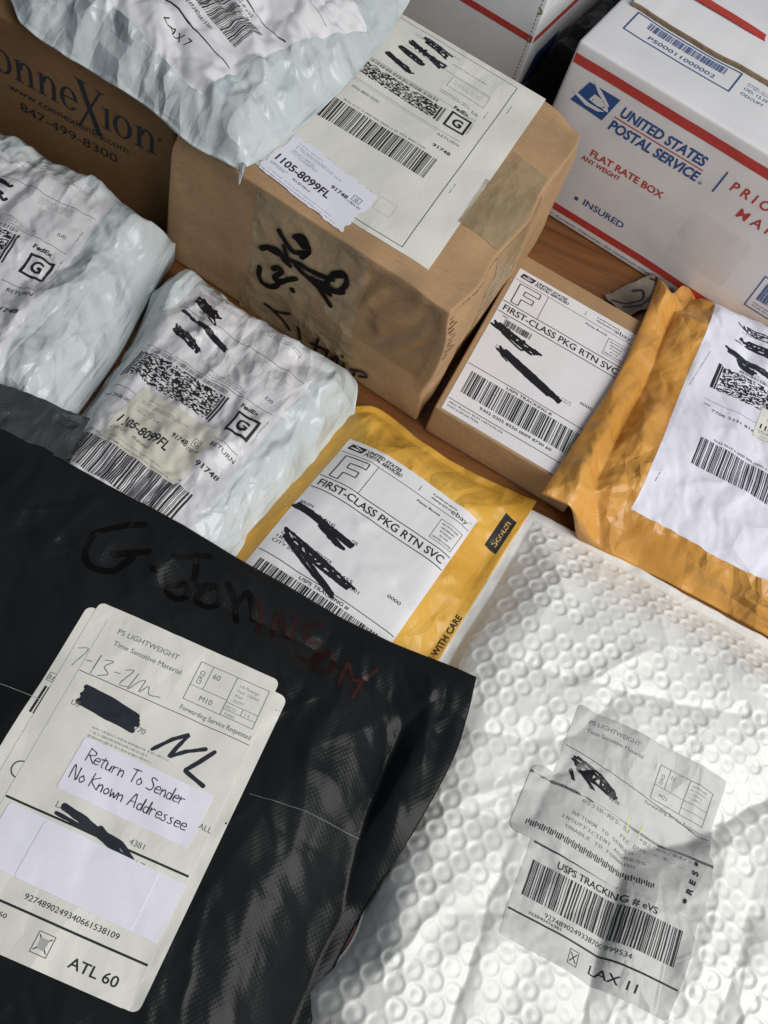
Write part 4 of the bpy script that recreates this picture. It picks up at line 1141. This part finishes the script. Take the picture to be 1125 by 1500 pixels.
for k in range(5): A.stroke([(17 + (k % 2), 47 + k * 2.1), (32, 48 + k * 2.2), (48 + (k % 3), 50.5 + k * 1.9)], 3.1, 'navy')
A.text('1770', 48, 58, 3.2, mat='ink_grey'); A.text('US', 14, 58.5, 3, mat='ink_grey')
A.micro(30, 64, 44, 3, 2.4, 1.6, 'ink_pale')
A.stroke([(63, 63), (70, 54), (77, 48), (74, 57), (72.5, 63), (79, 57), (88, 51.5)], 2.1, 'navy', smooth=False); A.stroke([(93, 51), (88, 59), (83, 66), (88, 67.5), (95, 69.5)], 2.4, 'navy', smooth=False)
A.text('LA', 33, 108.5, 3.4, mat='ink_grey'); A.text('IALL', 101, 90, 3.2, mat='ink_grey'); A.text('4381', 74, 110.5, 3.2, mat='ink_grey')
A.line(9, 113.2, 108, 113.2, 1.1); A.text('USPS TRACKING # eVS', 42, 119.5, 3.6, fit=44, bold=.01)
A.stroke([(37, 106.5), (48, 108), (58, 110.5), (70, 112), (79, 117)], 2.8, 'navy'); A.stroke([(35, 111), (48, 112), (60, 113), (74, 116.5)], 2.0, 'navy'); A.stroke([(58, 109), (70, 115), (79, 121), (88, 129)], 2.6, 'navy'); A.stroke([(37, 107.5), (56, 112), (76, 118)], 2.2, 'navy')
A.add(ring(8.5, 99, 4.6, 4.6, 4.0, 4.0, 90, 270), 'ink')
A.text('9274890249340661538109', 41, 152.4, 3.0, fit=49); A.line(9, 157.2, 108, 157.2, 1.1)
A.text('303840756250', 14, 163.5, 2.3, fit=24)
A.frame(55, 162, 63.5, 172, .3); A.poly([(57, 164.5), (61.5, 164.5), (61, 169.5), (57.5, 169.5)], 'ink_pale'); A.line(56, 163.5, 62.5, 170.5, .5); A.line(62.5, 163.5, 56, 170.5, .5)
A.text('ATL 60', 74, 171.5, 5.2, fit=25, bold=.01)
put_print(A, LK, mk.surf, 0.5, lab, fine=2.5)
def patch(cx_, cy_, w, h, rot=0, name='paper_patch'):
    q = LK.xy(np.array([[cx_, cy_]]))[0]; p = Place(q, LK.rot + rot, w, h)
    return p, put_sheet(p, mk.surf, 0.66, M['sticker'], mk.t, name, 1.6, 2.0)
pR, s1 = patch(65.5, 86.0, 73, 29, -1.0); s1['label'] = 'white patch handwritten with return to sender'
A = Art(73, 29, 73)
def hand(A, s, x, y, k, w=.55):
    """ball-pen letters from single strokes, unit height"""
    G = {'R': [[(0, 0), (0, 1)], [(0, 1), (.5, .85), (.45, .6), (0, .5)], [(.1, .5), (.6, 0)]], 'e': [[(.02, .3), (.4, .32), (.3, .52), (.05, .4), (.08, .05), (.42, .08)]],
         't': [[(.2, .8), (.18, .1), (.32, 0)], [(0, .55), (.42, .6)]], 'u': [[(0, .5), (.05, .05), (.3, .1), (.38, .5), (.38, 0)]], 'r': [[(.03, .5), (.05, 0)], [(.05, .3), (.2, .5), (.35, .48)]],
         'n': [[(.02, .5), (.04, 0)], [(.04, .3), (.25, .5), (.36, .3), (.38, 0)]], 'T': [[(.3, 1), (.28, 0)], [(0, 1), (.65, .98)]], 'o': [[(.2, .5), (.02, .25), (.2, 0), (.4, .25), (.2, .5)]],
         'S': [[(.5, .9), (.2, 1), (.08, .75), (.4, .45), (.35, .05), (0, .05)]], 'd': [[(.35, .4), (.1, .45), (.02, .1), (.3, .05), (.38, 1), (.4, 0)]], 'N': [[(0, 0), (.02, 1), (.5, 0), (.52, 1)]],
         'K': [[(0, 0), (.02, 1)], [(.5, .95), (.05, .5), (.55, 0)]], 'w': [[(0, .5), (.12, 0), (.26, .4), (.42, 0), (.55, .5)]], 'A': [[(0, 0), (.3, 1), (.55, 0)], [(.1, .35), (.5, .38)]], 's': [[(.3, .5), (.08, .42), (.28, .2), (.2, 0), (0, .05)]]}
    for ch in s:
        if ch == ' ': x += .38 * k; continue
        for st_ in G[ch]: A.stroke([(x + a * k + A.rng.uniform(-.1, .1), y - b * k * (1 + A.rng.uniform(-.06, .06))) for a, b in st_], w, 'pen', vary=.3)
        x += ((.6 if ch.isupper() else .5) + (.12 if ch in 'wNA' else 0)) * k
hand(A, 'Return To Sender', 6, 11, 6.9); hand(A, 'No Known Addressee', 3, 22, 6.9)
put_print(A, pR, mk.surf, 0.8, s1, fine=2.0)
patch(60, 131, 96, 30, -1.2); p2, s2 = patch(63, 131.2, 62, 29.5, -0.6)
for q in [c for c in mk.t.children if c.name.startswith('paper_patch')][-1:]: q.location.z += 0.00022
A = Art(300, 300, 74)
X0, Y0 = -150, 300
for p, m, w in (([(-124.3, 275.2), (-135, 267.8), (-145.1, 257), (-146.1, 246.4), (-139.6, 239), (-129.3, 241.4), (-121.6, 251.8), (-121.1, 255.8)], 'marker_brown', 3.8), ([(-131.8, 251.2), (-114.2, 260.1)], 'marker_brown', 3.8),
                ([(-106.6, 251.3), (-106, 251)], 'marker_brown', 3.4), ([(-99.8, 262.8), (-82.9, 274.9)], 'marker_brown', 3.6), ([(-89.2, 271.1), (-84.6, 258.6), (-84.3, 244.4), (-90.7, 241.6), (-95.1, 245.5), (-87.8, 251.7), (-74, 255.8)], 'marker_brown', 3.8),
                ([(-76.6, 255.8), (-78, 247.3), (-71.5, 244.4), (-65.4, 251.4), (-69.8, 258.1), (-75.9, 257)], 'marker_brown', 3.6), ([(-65.6, 263.4), (-58.1, 255.9), (-51.9, 244.1)], 'marker_brown', 3.4), ([(-56.9, 253), (-53.7, 263.6), (-49.4, 259.7), (-44, 249.9)], 'marker_brown', 3.4),
                ([(-38.7, 243.6), (-40.9, 255.5), (-46.8, 261.2)], 'marker_red', 3.2), ([(-30.2, 245.2), (-32.3, 260.5), (-21.6, 249.9), (-23, 263.6)], 'marker_red', 3.2), ([(-8.2, 267.2), (-15.6, 259), (-9.8, 254), (-3.3, 254.5), (-3.7, 243.8), (-10.2, 240.2)], 'marker_red', 3.2),
                ([(-1.5, 245), (-.2, 237.7), (6.7, 240), (7.3, 250.4), (1.4, 252.1), (-1.5, 245)], 'marker_red', 3.2), ([(14.9, 235.1), (16, 251.5), (22.7, 241.8), (28.6, 248.3)], 'marker_red2', 2.2), ([(25.1, 230.9), (27.2, 244.1), (32.3, 253.9)], 'marker_red2', 2.0)):
    A.stroke([(x - X0, Y0 - y) for x, y in p], w, m)
M['marker_red2'] = plain("worn_red_marker", (0.040, 0.011, 0.010), 0.35, 0.3)
A.line(-290 - X0 + 5, Y0 - 160, -126 - X0, Y0 - 159, .25, 'ink_pale'); A.line(-6 - X0, Y0 - 157.5, 58 - X0, Y0 - 164, .25, 'ink_grey')
put_print(A, Place((X0 + 150, Y0 - 150), 0, 300, 300), mk.surf, 0.25, mk.t, 'marker_writing', 1.6)
FP = Place((-214, 308), 6, 60, 34)
fz = lambda XY, e: np.c_[XY, 37.5 + 1.4 * noise(XY[:, 0] / 14, XY[:, 1] / 9, 5) + 2.6 * crumple(XY[:, 0], XY[:, 1], 10, 15, 1.8, 8) - 0.10 * np.clip(XY[:, 1] - 308, 0, 99) + e]
put_sheet(FP, fz, 0.3, M['poly_dark_grey'], mk.t, 'adhesive_flap', 1.0, 1.5, 0.5, 0.8)

# ---- scrap of marked tape on the table behind the orange mailer
sc = thing('tape_scrap', 'crumpled grey tape scrap with black marker scrawl behind the orange mailer', 'tape', (118, 648, 0.0))
sz = lambda XY, e: np.c_[XY, 4.0 + 5 * sstep(640, 675, XY[:, 1]) + 1.5 * noise(XY[:, 0] / 9, XY[:, 1] / 9, 3) + e]
SP = Place((118, 650), 52, 54, 24)
o = put_sheet(SP, sz, 0.3, M['scrap'] if 'scrap' in M else film("grey_tape", (0.16, 0.13, 0.10), (0.22, 0.18, 0.15), 0.3, 0.4), sc, 'strip', 0.5, 1.5, 0.3, 1.5)
A = Art(54, 24, 5)
for p in ([(3, 6), (14, 14), (26, 16), (32, 9), (24, 6)], [(8, 15), (20, 20), (34, 17)], [(30, 20), (42, 12), (50, 4)], [(40, 18), (46, 20), (51, 10)], [(44, 3), (50, 8)]): A.stroke(p, 2.2)
put_print(A, SP, sz, 0.5, sc, 'marker_writing', 2)

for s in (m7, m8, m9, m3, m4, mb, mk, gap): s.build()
